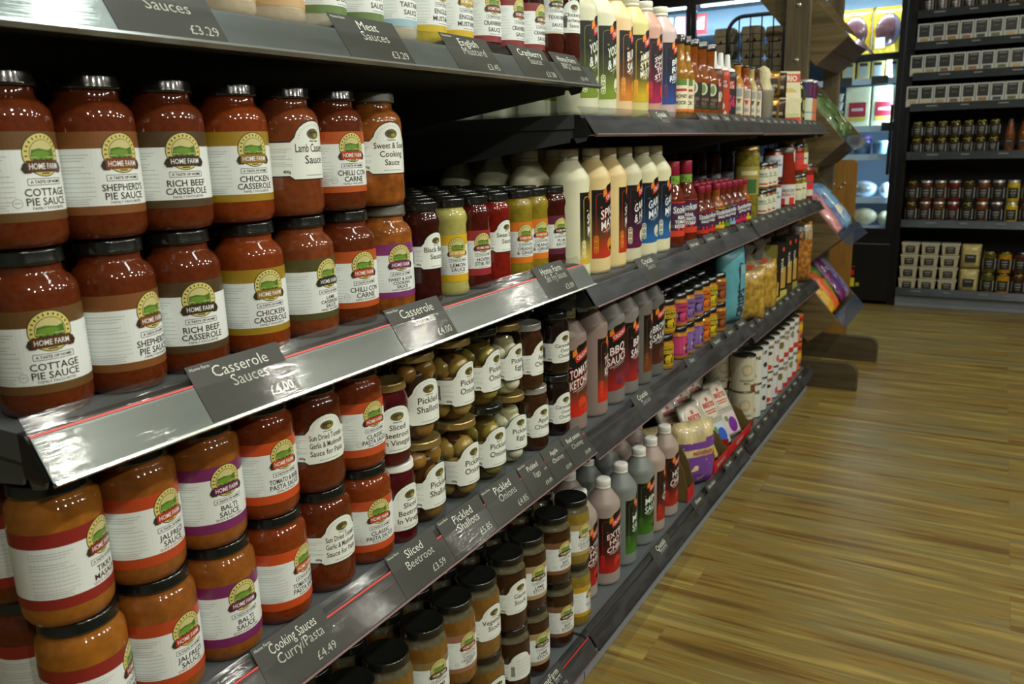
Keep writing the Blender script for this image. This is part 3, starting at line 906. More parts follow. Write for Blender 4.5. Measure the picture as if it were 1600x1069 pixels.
for key, kind, lines, body, z0, s in (
        ('lamb_deli', 'casserole', ['Lamb Casserole', 'Sauce'], S_BROWN, .046, 1.12), ('sweet_sour_deli', 'casserole', ['Sweet & Sour', 'Cooking', 'Sauce'], S_SWEET, .046, 1.12),
        ('sun_dried', 'curry', ['Sun Dried Tomato', 'Garlic & Mushroom', 'Sauce for Pasta'], S_RED, .045, 1.05), ('black_bean', 'stirfry', ['Black Bean', 'Sauce'], S_BLACK, .056, .88),
        ('sweet_chilli', 'stirfry', ['Sweet Chilli', 'Sauce'], S_SWCH, .056, .88), ('shallots', 'pickle', ['Pickled', 'Shallots'], None, .032, 1.17),
        ('onions', 'pickle', ['Pickled', 'Onions'], None, .032, 1.17), ('onions_dark', 'pickle', ['Pickled', 'Onions'], None, .032, 1.17),
        ('beetroot', 'beet', ['Sliced', 'Beetroot', 'In Vinegar'], S_BEET, .022, 1.18), ('beetroot_white_lid', 'beet', ['Sliced', 'Beetroot', 'In Vinegar'], S_BEET, .022, 1.18),
        ('eggs', 'egg', ['Pickled', 'Eggs'], None, .034, 1.08), ('apple_chutney', 'chutney', ['Apple', 'Chutney'], S_CHUT, .030, 1.05),
        ('onion_chutney', 'chutney', ['Caramelised', 'Onion', 'Chutney'], S_CHUTD, .028, 1.05), ('game_stock', 'stock', ['Game', 'Stock'], S_STOCKB, .042, 1.1),
        ('veg_stock', 'stock', ['Vegetable', 'Stock'], S_GRAVY, .042, 1.1), ('game_back', 'stock', [], S_STOCKB, .048, .95), ('chicken_bbq', 'tallbottle', ['Chicken &', 'Barbecue', 'Sauce'], S_BBQ, .062, .95)):
    R = max(r for r, z in PROF[kind]['body'] if z > .03)
    if kind == 'stirfry':
        R = .0281
    LAB[key] = (kind, body, deli_label(lines, R, z0, s, back=(key == 'game_back'), wrap=(1.2 if kind == 'tallbottle' else 1.9)), None)

LIDS = {'shallots': LID_GOLD, 'onions': LID_GOLD, 'onions_dark': LID_BLACK, 'beetroot': LID_GOLD, 'beetroot_white_lid': LID_WHITE, 'eggs': LID_GOLD,
        'apple_chutney': LID_SILVER, 'sweet_sour': LID_GREY, 'sweet_sour_deli': LID_GREY}

ONION = mat('pickled_onion_skin', srgb(168, 138, 66), 0.25, coat=0.8, vary=0.2, scale=30)
ONION2 = mat('pickled_shallot_skin', srgb(150, 108, 46), 0.25, coat=0.8, vary=0.3, scale=30)
ONION3 = mat('pickled_onion_green', srgb(158, 140, 58), 0.25, coat=0.8, vary=0.2, scale=30)
EGG = mat('pickled_egg_white', srgb(226, 226, 204), 0.3, coat=0.6, vary=0.06)
BRINE = mat('dark_brine', srgb(70, 38, 14), 0.3, vary=0.3, scale=40)
BRINE_G = mat('green_brine', srgb(78, 62, 16), 0.3, vary=0.2, scale=40)
BRINE_P = mat('pale_brine', srgb(176, 172, 136), 0.3, vary=0.15, scale=40)
_PK = {}


def pickle_fill(kind, mball, mliq, n, rr, seed):
    k = (kind, mball.name)
    if k in _PK:
        return _PK[k]
    rnd = random.Random(seed)
    R = PROF[kind]['body'][5][0]
    H = PROF[kind]['body'][5][1]
    liq = MB()
    rin = R - .015
    liq.lathe([(0, .004), (rin * .9, .004), (rin, .010), (rin, H - .004), (rin * .85, H + .003), (0, H + .004)], mliq, 28)
    ml = liq.mesh('brine')
    balls = []
    z = rr + .005
    row_ = 0
    while z < H + .002:
        cnt = n
        for i in range(cnt):
            a = 2 * math.pi * (i + .5 * (row_ % 2)) / cnt + rnd.uniform(-.15, .15)
            q = rr * rnd.uniform(.86, 1.04)
            d = R - .0022 - q
            b = MB()
            b.sphere((d * math.cos(a), d * math.sin(a), z + rnd.uniform(-.002, .002)), q, mball, 14, (1, 1, rnd.uniform(.85, 1.1)))
            balls.append(b.mesh('pickle'))
        z += rr * 1.5
        row_ += 1
    _PK[k] = (ml, balls)
    return _PK[k]


def jar_proto(key):
    kind, body, lab, _ = LAB[key]
    nm = {'tallbottle': 'sauce_bottle', 'pickle': 'pickle_jar', 'egg': 'pickle_jar', 'stock': 'stock_jar', 'chutney': 'chutney_jar', 'beet': 'beetroot_jar', 'condiment': 'condiment_jar'}.get(kind, 'sauce_jar')
    t = thing(nm, 'x', 'bottle' if kind == 'tallbottle' else 'jar')
    if body is None:
        put('glass_jar', body_mesh(kind, CLEAR), t)
        if key == 'eggs':
            ml, bl = pickle_fill(kind, EGG, BRINE_P, 3, .0196, 4)
            part = 'pickled_egg'
        elif key == 'shallots':
            ml, bl = pickle_fill(kind, ONION2, BRINE, 3, .0196, 5)
            part = 'pickled_shallot'
        elif key == 'onions':
            ml, bl = pickle_fill(kind, ONION, BRINE, 3, .0222, 6)
            part = 'pickled_onion'
        else:
            ml, bl = pickle_fill(kind, ONION3, BRINE_G, 3, .0222, 7)
            part = 'pickled_onion'
        put('brine', ml, t)
        for b in bl:
            put(part, b, t)
    else:
        put('glass_jar', body_mesh(kind, body), t)
    put('lid', lid_mesh(kind, LIDS.get(key, LID_BLACK)), t)
    put('paper_label', lab, t)
    return t


# ------------------------------------------------------------------ one litre squeezy bottles
def hdpe(name, rgb):
    return mat('plastic_' + name, srgb(*rgb), 0.38, vary=0.05, scale=20, sss=0.0, spec=0.4)


BOT = [(0, .002), (.038, 0), (.042, .003), (.0438, .008), (.0440, .012), (.0440, .212), (.0432, .219), (.0400, .226), (.0215, .252), (.0190, .256), (.0185, .259)]
CAP = [(.0175, .256), (.0200, .2565), (.0200, .262), (.0192, .2625), (.0200, .264), (.0200, .277), (.0190, .2795), (.0100, .280), (0, .280)]


def grad_ink(name, top, mid, bot):
    """printed fade from one colour to another over the height of the label"""
    if name in MATS:
        return MATS[name]
    m = D.materials.new(name)
    m.use_nodes = True
    N, L = nodes(m)
    b = N['Principled BSDF']
    tc = N.new('ShaderNodeTexCoord')
    sp = N.new('ShaderNodeSeparateXYZ')
    rp = N.new('ShaderNodeMapRange')
    rp.inputs[1].default_value = .035
    rp.inputs[2].default_value = .20
    cr = N.new('ShaderNodeValToRGB')
    e = cr.color_ramp.elements
    e[0].position = 0.10; e[0].color = srgb(*bot) + (1,)
    e[1].position = 0.62; e[1].color = srgb(*top) + (1,)
    x = cr.color_ramp.elements.new(0.34); x.color = srgb(*mid) + (1,)
    L.new(tc.outputs['Object'], sp.inputs[0]); L.new(sp.outputs[2], rp.inputs[0]); L.new(rp.outputs[0], cr.inputs[0])
    L.new(cr.outputs[0], b.inputs['Base Color'])
    b.inputs['Roughness'].default_value = .38
    MATS[name] = m
    return m


def squeezy_label(key, lines, col, mid=(52, 44, 34), blob=(226, 222, 200), shadow=None):
    P = Print(gap=.00012)
    R = .0440
    g = grad_ink('fade_' + key, (16, 13, 12), mid, col)
    acc = ink(*col)
    sh = ink(*(shadow or col))
    bl = ink(*blob)
    w = .044
    P.poly([(-w, .036), (-w * .3, .036), (0, .037), (w * .5, .041), (w, .044), (w, .208), (w * .88, .205), (w * .80, .200), (w * .62, .206), (w * .45, .196), (.004, .194), (-.002, .199), (-.009, .190), (-.02, .189), (-w, .189)], g, 0)
    # bottom wave in solid colour
    pts = [(-w, .0362), (-w * .3, .0362), (0, .0372), (w * .5, .0412), (w, .0442), (w, .060), (w * .6, .056), (w * .2, .062), (-w * .15, .052), (-w * .5, .050), (-w, .056)]
    P.poly(pts, acc, 1)
    P.ell(.010, .066, .0135, .0155, bl, 2)
    P.poly([(.000, .058), (.012, .050), (.030, .049), (.040, .054), (.026, .056), (.020, .066)], bl, 2)
    P.ell(.028, .083, .0035, .0045, bl, 2)
    P.ell(-.006, .092, .0022, .0035, acc, 2)
    # outline
    P.line([(-.034, .088), (-.034, .172), (-.031, .178), (-.024, .180), (-.018, .180)], .0011, acc, 2)
    # nutrition pill
    P.rrect(-.0395, .047, -.0285, .088, .0054, bl, 3)
    for k in range(3):
        P.ell(-.034, .0535 + .014 * k, .0040, .0048, acc, 4, n=14)
        P.ell(-.034, .0535 + .014 * k, .0022, .0026, bl, 5, n=12)
    # brand flash
    a = R_(24)
    ca, sa = math.cos(a), math.sin(a)
    cx, cy = .012, .178

    def T(x, y):
        return (cx + x * ca - y * sa, cy + x * sa + y * ca)
    P.poly([T(-.0255, -.0085), T(.026, -.0085), T(.0265, .0085), T(-.0225, .0085)], ink(188, 34, 24), 3)
    P.poly([(-.016, .172), (-.016, .186), (-.007, .192), (-.004, .180)], ink(226, 130, 30), 4)
    P.text('CRUCIALS', *T(0.001, -.0042), .0088, WHITE, 5, fit=.043, rot=a, bold=.01)
    # product name, climbing to the right, with a coloured drop edge
    n = len(lines)
    hh = {2: .0225, 3: .0165, 4: .0125}[n]
    top = .158 - hh
    for i, t in enumerate(lines):
        y = top - i * hh * 1.12
        for (dx, dy, mm, ly) in ((.0014, -.0028, sh, 4), (0, 0, WHITE, 6)):
            P.text(t, .006 + dx, y + dy - .002, hh * .86, mm, ly, fit=min(.058, .0125 * len(t) + .006 if n < 4 else .0105 * len(t) + .004), yshear=.38, bold=.012)
    yb = top - (n - 1) * hh * 1.12 - .010
    P.line([(-.016, yb - .006), (.034, yb + .016)], .0012, WHITE, 4)
    P.line([(-.006, yb - .0065), (.030, yb + .0095)], .0005, WHITE, 4)
    P.ell(-.021, .150, .0032, .0020, acc, 4)
    P.ell(.034, .150, .0015, .0030, acc, 4)
    return P.mesh('squeezy_label', R=R, base=.0003)


CAPW = mat('cap_cream', srgb(206, 204, 186), 0.4, vary=0.03)
CAPW2 = mat('cap_white', srgb(222, 224, 218), 0.4, vary=0.02)
capm = MB().lathe(CAP, CAPW, 36).mesh('screw_cap')
capm2 = MB().lathe(CAP, CAPW2, 36).mesh('screw_cap')
SQ = {   # lines, label colour, mid, blob, plastic, colour words
    'yog': (['YOGURT', '& MINT'], (112, 136, 30), (70, 76, 34), (210, 214, 180), (206, 206, 176)),
    'burger': (['BURGER', 'SAUCE'], (196, 118, 34), (90, 56, 26), (220, 150, 60), (214, 184, 138)),
    'mustard_b': (['AMERICAN', 'STYLE', 'MUSTARD'], (190, 160, 24), (90, 80, 24), (222, 150, 30), (198, 188, 122)),
    'sweetchilli_b': (['SWEET', 'CHILLI', 'THAI', 'STYLE'], (150, 20, 66), (84, 20, 44), (196, 44, 40), (182, 140, 124)),
    'bbqribs': (['BBQ', 'RIB', 'RELISH'], (38, 62, 132), (24, 34, 76), (94, 44, 50), (176, 156, 152)),
    'salad': (['SALAD', 'MAYO'], (206, 176, 44), (70, 70, 50), (214, 210, 180), (218, 218, 186)),
    'spicy': (['SPICY', 'MAYO'], (184, 50, 20), (92, 56, 32), (212, 132, 32), (222, 200, 142)),
    'garlicherb': (['GARLIC', '& HERB'], (92, 20, 64), (56, 20, 46), (214, 210, 178), (206, 202, 168)),
    'garlic': (['GARLIC', 'MAYO'], (34, 98, 160), (28, 58, 90), (214, 212, 176), (216, 214, 176)),
    'ketchup': (['TOMATO', 'KETCHUP'], (196, 36, 22), (84, 52, 36), (204, 60, 32), (140, 122, 114)),
    'bbq': (['BBQ', 'SAUCE'], (156, 30, 26), (84, 30, 34), (120, 34, 60), (124, 120, 116)),
    'curryb': (['CURRY', 'SAUCE'], (110, 52, 26), (60, 36, 22), (120, 70, 34), (104, 102, 96)),
    'brown': (['BROWN', 'SAUCE'], (76, 32, 22), (48, 28, 22), (84, 50, 34), (98, 98, 94)),
    'hot_chilli': (['EXTRA', 'HOT', 'CHILLI'], (168, 26, 20), (74, 20, 16), (190, 36, 26), (160, 146, 138)),
    'hot_chilli2': (['HOT', 'CHILLI'], (158, 34, 22), (74, 24, 18), (180, 48, 30), (164, 146, 136)),
    'mintsauce': (['MINT', 'SAUCE'], (54, 116, 24), (24, 52, 18), (70, 90, 36), (122, 130, 126)),
}
SQM = {}
for k, (lines, c, md, bl, pl) in SQ.items():
    SQM[k] = (MB().lathe(BOT, hdpe(k, pl), 44).mesh('bottle_body'), squeezy_label(k, lines, c, md, bl))


def squeezy_proto(key, white_cap=False):
    t = thing('squeezy_bottle', 'x', 'bottle')
    put('bottle_body', SQM[key][0], t)
    put('screw_cap', capm2 if white_cap else capm, t)
    put('printed_label', SQM[key][1], t)
    return t

# ------------------------------------------------------------------ the room
def struct(name, me, loc=(0, 0, 0)):
    return props(put(name, me, None, loc), kind='structure')


WALLM = mat('wall_paint_dark', srgb(58, 58, 52), 0.8, vary=0.08, scale=4)
WALLG = mat('wall_paint_grey', srgb(120, 122, 112), 0.8, vary=0.06, scale=4)
CEILM = mat('ceiling_tile', srgb(150, 150, 138), 0.9, vary=0.05, scale=12)
XL, XR, YB, YF, ZC = -4.2, 3.2, -2.2, 7.25, 2.72
struct('floor', MB().box(XL, XR, YB, YF, -.06, 0, planks_mat()).mesh('floor'))
struct('ceiling', MB().box(XL, XR, YB, YF, ZC, ZC + .06, CEILM).mesh('ceiling'))
struct('wall_back', MB().box(XL, XR, YF, YF + .08, 0, ZC, WALLM).mesh('wall'))
struct('wall_front', MB().box(XL, XR, YB - .08, YB, 0, ZC, WALLG).mesh('wall'))
struct('wall_left', MB().box(XL - .08, XL, YB, YF, 0, ZC, WALLM).mesh('wall'))
struct('wall_right', MB().box(XR, XR + .08, YB, YF, 0, ZC, WALLG).mesh('wall'))
# ceiling fittings that hold the lamps
FIT = mat('fitting_white', srgb(200, 200, 190), 0.5)
GLOW = mat('lamp_glow', (1, 1, 1), 0.5, emit=(1.0, .93, .76), estr=6)
for i, (x, y) in enumerate(LIGHT_SPOTS):
    t = thing('ceiling_downlight', 'round recessed downlight in the ceiling above the aisle', 'ceiling light', (x, y, ZC - .03), 0, 'round downlights in the ceiling')
    put('rim', MB().lathe([(.085, .03), (.105, .03), (.105, .0), (.098, -.004), (.088, .0), (.085, .03)], FIT, 28).mesh('rim'), t)
    put('diffuser', MB().lathe([(0, .012), (.087, .012)], GLOW, 28).mesh('diffuser'), t)

# ------------------------------------------------------------------ shelving
STEEL = mat('shelf_steel_grey', srgb(98, 104, 106), 0.42, metal=0.25, vary=0.05, scale=15)
STEELD = mat('shelf_steel_dark', srgb(40, 42, 42), 0.45, metal=0.2, vary=0.05, scale=15)
BRK = mat('bracket_steel', srgb(92, 97, 97), 0.4, metal=0.3, vary=0.05, scale=15)
PANEL = mat('back_panel_black', srgb(22, 21, 19), 0.6, vary=0.1, scale=10)
PLINTH = mat('plinth_grey', srgb(124, 132, 140), 0.5, metal=0.0, vary=0.06, scale=8)
INS_SILVER = mat('strip_insert_silver', srgb(88, 95, 93), 0.3, metal=0.55, vary=0.25, scale=9, stretch=(1, .25, 3))
INS_GREY = mat('strip_insert_grey', srgb(118, 126, 126), 0.32, metal=0.6, vary=0.25, scale=14, stretch=(1, .3, 2))
INS_DARK = mat('strip_insert_dark', srgb(52, 48, 44), 0.45, metal=0.15, vary=0.3, scale=40, stretch=(1, .5, 1))
INS_BLUE = mat('strip_insert_scuffed', srgb(58, 61, 68), 0.4, metal=0.2, vary=0.45, scale=26, stretch=(1, .5, 1))
COVER = glassy('strip_cover', (.94, .94, .93), 0.07, 1.5, clarity=.97, base=(.36, .37, .35), streak=18)
COVERD = glassy('strip_cover_scuffed', (.88, .88, .88), 0.14, 1.5, clarity=.91, base=(.17, .17, .18), streak=30)
BEAD = mat('bead_bright', srgb(176, 182, 178), 0.22, metal=0.7, vary=0.05)
BEADP = mat('bead_pinkish', srgb(122, 96, 96), 0.3, metal=0.2, vary=0.1)
REDL = mat('strip_red_line', srgb(206, 52, 44), 0.35, coat=0.4)
SX, SZ = -.027, .040       # the ticket strip leans back: run and rise
BACK = -1.205


def strip_pt(v, zl, off=0.0):
    """point on the leaning strip, v metres above its bottom edge measured up the slope, off outward"""
    L_ = math.hypot(SX, SZ)
    dx, dz = SX / L_, SZ / L_
    return (-.700 + dx * v + dz * off, zl + dz * v - dx * off)


def slab(mb, zl, v0, v1, o0, o1, y0, y1, m):
    a, b, c, d = strip_pt(v0, zl, o0), strip_pt(v0, zl, o1), strip_pt(v1, zl, o1), strip_pt(v1, zl, o0)
    mb.prism([a, b, c, d], y0, y1, m)


def shelf(label, y0, y1, zl, insert, cover, bead, red=True, ext=0.0):
    low = zl < .2
    zt = zl + (.029 if low else .041)
    k_ = .80 if low else 1.0
    g = .002
    t = thing('shelf', label, 'shelf', (BACK, y0, zt - .03))
    o = Vector((BACK, y0, zt - .03))
    P = lambda: MB()

    def add(nm, mb, bev=0, lab=None):
        me = mb.mesh(nm, bev)
        me.transform(Matrix.Translation(-o))
        return put(nm, me, t, label=lab)
    add('deck', P().box(BACK + .004, -.745, y0 + g, y1 - g, zt - .028, zt, STEEL), .001)
    add('front_edge', P().prism([(-.745, zt), (-.7335, zt - .001), (-.706, zl + .001), (-.712, zl - .001), (-.745, zl - .001)], y0 + g, y1 - g, STEELD))
    mb = P(); slab(mb, zl, 0, .0455 * k_, .0012, .0022, y0 + g, y1 - g + ext, insert); add('ticket_strip', mb, lab='long ticket strip along the shelf edge')
    mb = P(); slab(mb, zl, -.0015, .0430 * k_, .0046, .0052, y0 + g, y1 - g + ext, cover); add('clear_cover', mb, lab='clear plastic cover over the strip')
    mb = P(); slab(mb, zl, .0490 * k_, .0680 * k_, .0000, .0006, y0 + g, y1 - g + ext, cover); add('clear_flap', mb, lab='clear plastic upstand above the strip')
    mb = P(); slab(mb, zl, -.0035, -.0005, -.001, .0062, y0 + g, y1 - g + ext, bead); add('bottom_bead', mb)
    if red:
        mb = P(); slab(mb, zl, .0460 * k_, .0485 * k_, .0000, .0022, y0 + g, y1 - g + ext, REDL); add('red_line', mb, lab='thin red line above the strip')
    for yy in (() if zl < .2 else (y0 + .006, y1 - .012)):
        br = P().prism([(BACK + .004, zt - .028), (-.752, zt - .028), (-.722, zt - .018), (-.716, zt - .04), (-.722, zt - .052), (-.742, zt - .056), (-.748, zt - .046), (-.756, zt - .046),
                        (-.758, zt - .054), (-.80, zt - .060), (BACK + .03, zt - .115), (BACK + .004, zt - .115)], yy, yy + .003, BRK)
        add('bracket', br, lab='folded steel end bracket')
    return t


BAYS = [(.372, 1.518), (1.522, 2.860), (2.864, 4.085)]
for i, (y0, y1) in enumerate(BAYS):
    htop = (2.05, 1.27, 1.27)[i]
    zp = (.082, .084, .088)[i]
    t = thing('shelving_bay', ['tall nearest bay of dark metal shelving holding the jars of cooking sauce', 'middle bay of dark metal shelving holding the squeezy bottles', 'far bay of dark metal shelving holding jars, pasta and tins'][i], 'shelving', (BACK, y0, 0))
    o = Vector((BACK, y0, 0))

    def add(nm, mb, bev=0):
        me = mb.mesh(nm, bev); me.transform(Matrix.Translation(-o)); return put(nm, me, t)
    add('back_panel', MB().box(BACK - .012, BACK, y0 + .001, y1 - .001, .10, htop, PANEL))
    mb = MB()
    mb.box(BACK - .045, BACK - .013, y0 - .012, y0 + .012, 0, htop, STEELD)
    add('upright', mb)
    add('plinth', MB().box(BACK, -.732, y0 + .001, y1 - .001, .002, zp, PLINTH), .001)
SHELF_Z = {}
for (bi, key, zl, ins, cov, bead, red, lab) in (
        (0, 'A', 1.332, INS_GREY, COVER, BEAD, False, 'top shelf of the nearest bay, edged with grey strip, holding condiment jars'),
        (0, 'B', .943, INS_SILVER, COVER, BEAD, True, 'shelf with the silver ticket strip, holding casserole sauce jars'),
        (0, 'C', .575, INS_DARK, COVER, BEADP, True, 'shelf below the casserole sauces, holding curry sauces and pickles'),
        (0, 'D', .086, INS_DARK, COVERD, BEADP, True, 'bottom shelf of the nearest bay, holding stock and gravy jars'),
        (1, 'A', 1.2405, INS_BLUE, COVERD, BEADP, False, 'top shelf of the middle bay, holding yogurt mint and chilli squeezy bottles'),
        (1, 'B', .893, INS_BLUE, COVERD, BEADP, False, 'second shelf of the middle bay, holding mayonnaise bottles'),
        (1, 'C', .555, INS_DARK, COVERD, BEADP, False, 'third shelf of the middle bay, holding ketchup bottles and spice jars'),
        (1, 'D', .088, INS_DARK, COVERD, STEELD, False, 'bottom shelf of the middle bay, holding chilli sauce bottles and noodles'),
        (2, 'A', 1.238, INS_BLUE, COVERD, BEADP, False, 'top shelf of the far bay, holding packets and tall tins'),
        (2, 'B', .896, INS_DARK, COVERD, BEADP, False, 'second shelf of the far bay, holding tomato sauces and pesto jars'),
        (2, 'C', .520, INS_DARK, COVERD, BEADP, False, 'third shelf of the far bay, holding bags of pasta'),
        (2, 'D', .092, INS_DARK, COVERD, STEELD, False, 'bottom shelf of the far bay, holding stacked tins')):
    y0, y1 = BAYS[bi]
    shelf(lab, y0, y1, zl, ins, cov, bead, red, ext=.030 if (bi, key) == (0, 'A') else 0)
    SHELF_Z[(bi, key)] = zl + (.0295 if zl < .2 else .0415)

# ------------------------------------------------------------------ price cards slotted in the ticket strips
CARD = mat('price_card_slate', srgb(50, 51, 45), 0.55, vary=0.05)
CARDW = mat('price_card_chalk_white', srgb(214, 218, 206), 0.6)
CARDG = mat('price_card_grey', srgb(130, 132, 124), 0.6)
SLOPE = math.atan2(-SX, SZ)


def price_card(y0, y1, zl, lines, price='', label='', small='', corner=None, h=.068, group=None):
    w = y1 - y0
    if zl < .2:
        h = .056
    t = thing('price_card', label, 'price card', (0, 0, 0), 0, group)
    x, z = strip_pt(.0015, zl, .0026)
    t.location = (x, (y0 + y1) / 2, z)
    t.rotation_euler = (0, -SLOPE, 0)
    put('card', MB().box(-.0003, .0003, -w / 2, w / 2, 0, h, CARD).mesh('card'), t)
    P = Print(gap=.00008)
    n = len(lines)
    hh = min(.0140, w * .112) if n == 2 else min(.0130, w * .11)
    if w < .07:
        hh = min(.010, w * .13)
    for i, s in enumerate(lines):
        P.text(s, w * (.02 + .035 * i), h * (.70 - .235 * i), hh, CARDW, 2, maxw=w * .66, bold=-.004)
    if small:
        P.text(small, -w * .47, h * .90, .0038, CARDW, 2, align='l', maxw=w * .3, bold=0)
    if price:
        P.text(price, w * .30, h * .10, hh * .82, CARDW, 2, maxw=w * .3, bold=-.004)
    P.text('340g' if not corner else corner, -w * .40, h * .10, .0038, CARDG, 2, maxw=w * .2, bold=0) if w > .08 and corner else None
    if P.items:
        put('lettering', P.mesh('lettering', base=.0005), t)
    return t


CARDS = [
    (.50, .625, 1.332, ['Meat', 'Sauces'], '£3.29', 'Home Farm', 'slate price card reading Meat Sauces £3.29, nearest on the top shelf'),
    (.815, .945, 1.332, ['Meat', 'Sauces'], '£3.29', 'Home Farm', 'slate price card reading Meat Sauces, below the mint sauce jars'),
    (1.053, 1.183, 1.332, ['English', 'Mustard'], '£3.45', 'Home Farm', 'slate price card reading English Mustard £3.45'),
    (1.25, 1.378, 1.332, ['Cranberry', 'Sauce'], '£3.38', '', 'slate price card reading Cranberry Sauce'),
    (1.40, 1.512, 1.332, ['Home Farm', 'BBQ Sauces'], '£4.49', '', 'slate price card reading BBQ Sauces, under the barbecue sauce bottles'),
    (.550, .682, .943, ['Casserole', 'Sauces'], '£4.00', 'Home Farm', 'slate price card reading Casserole Sauces £4.00, the nearer and larger of two'),
    (.885, 1.015, .943, ['Casserole', 'Sauces'], '£4.00', 'Home Farm', 'slate price card reading Casserole Sauces £4.00, below the purple banded jar'),
    (1.317, 1.440, .943, ['Home Farm', 'Stir Fry Sauces'], '£3.89', '', 'slate price card reading Stir Fry Sauces £3.89'),
    (.592, .712, .575, ['Cooking Sauces', 'Curry/Pasta'], '£4.49', 'Home Farm', 'slate price card reading Cooking Sauces Curry/Pasta £4.49'),
    (.850, .966, .575, ['Sliced', 'Beetroot'], '£3.59', 'Home Farm', 'slate price card reading Sliced Beetroot £3.59'),
    (.980, 1.107, .575, ['Pickled', 'Shallots'], '£5.85', 'Home Farm', 'slate price card reading Pickled Shallots £5.85'),
    (1.112, 1.235, .575, ['Pickled', 'Onions'], '£4.85', 'Home Farm', 'slate price card reading Pickled Onions £4.85'),
    (1.240, 1.330, .575, ['Pickled', 'Eggs'], '£4.49', 'Home Farm', 'slate price card reading Pickled Eggs £4.49'),
    (1.333, 1.415, .575, ['Apple', 'Chutney'], '£3.99', '', 'slate price card reading Apple Chutney £3.99'),
    (1.418, 1.508, .575, ['Red onion', 'Chutney'], '£4.49', '', 'slate price card for onion chutney at the end of its shelf'),
    (1.265, 1.385, .086, ['HomeFarm', 'Stock Jars'], '£4.39', 'Home Farm', 'slate price card reading Stock Jars £4.39'),
    (1.905, 2.035, 1.2405, ['Crucials', 'Sauces'], '', '', 'slate price card below the squeezy bottles on the middle bay top shelf'),
    (1.82, 1.95, .893, ['Crucials', 'Sauces'], '', '', 'slate price card below the garlic mayonnaise bottles'),
    (1.80, 1.92, .555, ['Crucials', 'Sauces'], '', '', 'slate price card below the ketchup and barbecue bottles'),
    (1.93, 2.06, .088, ['Crucials', 'Sauces'], '', '', 'slate price card below the mint sauce bottles'),
]
for y0, y1, zl, lines, price, small, lab in CARDS:
    price_card(y0, y1, zl, lines, price, lab, small)
SMALLC = {
    (1.2405, 'on the middle bay top shelf edge'): [(2.26, 'Vinegar'), (2.37, 'Hot Sauce'), (2.48, 'Ginger'), (2.59, 'Hot'), (2.70, 'BBQ'), (2.79, 'Mustard')],
    (.893, 'below the tomato ketchup bottles'): [(2.20, 'Brown Sauce'), (2.35, 'Tomato Ketchup'), (2.50, 'Sauces'), (2.70, 'Pesto')],
    (.555, 'below the coloured spice jars'): [(2.20, 'Curry'), (2.45, 'Tandoori'), (2.60, 'Korma'), (2.74, 'Noodles')],
    (.088, 'below the noodle bags'): [(2.28, 'Chinese'), (2.42, 'Curry Sauce'), (2.62, 'Noodles'), (2.76, 'Beetroot')],
    (1.238, 'on the far bay top shelf edge'): [(2.90 + .105 * k, 'Sauces') for k in range(10)],
    (.896, 'below the far jars of tomato sauce'): [(2.88 + .105 * k, s) for k, s in enumerate(['Olives', 'Pesto', 'Passata', 'Sauce', 'Tomato', 'Sauce', 'Pesto', 'Pasta', 'Pepper', 'Olives'])],
    (.520, 'below the pasta bags'): [(2.88 + .115 * k, s) for k, s in enumerate(['Pasta', 'Shells', 'Pasta', 'Noodle', 'Rice', 'Pasta', 'Rice', 'Pasta'])],
    (.092, 'below the stacked tins'): [(2.92 + .11 * k, s) for k, s in enumerate(['Coconut', 'Milk', 'Beans', 'Tins', 'Soup', 'Beans', 'Soup', 'Tomato', 'Tins'])],
}
ORD = ['first', 'second', 'third', 'fourth', 'fifth', 'sixth', 'seventh', 'eighth', 'ninth', 'tenth', 'eleventh', 'twelfth']
for (zl, where), L in SMALLC.items():
    for k, (y, s) in enumerate(L):
        nx = L[k + 1][0] if k + 1 < len(L) else y + .12
        price_card(y, min(y + .098, nx - .006), zl, [s], '', '%s small slate price card from the near end %s' % (ORD[k], where), group='small price cards ' + where)

# ------------------------------------------------------------------ jars and bottles, from the measured rows
def words(key):
    return DESC[key]


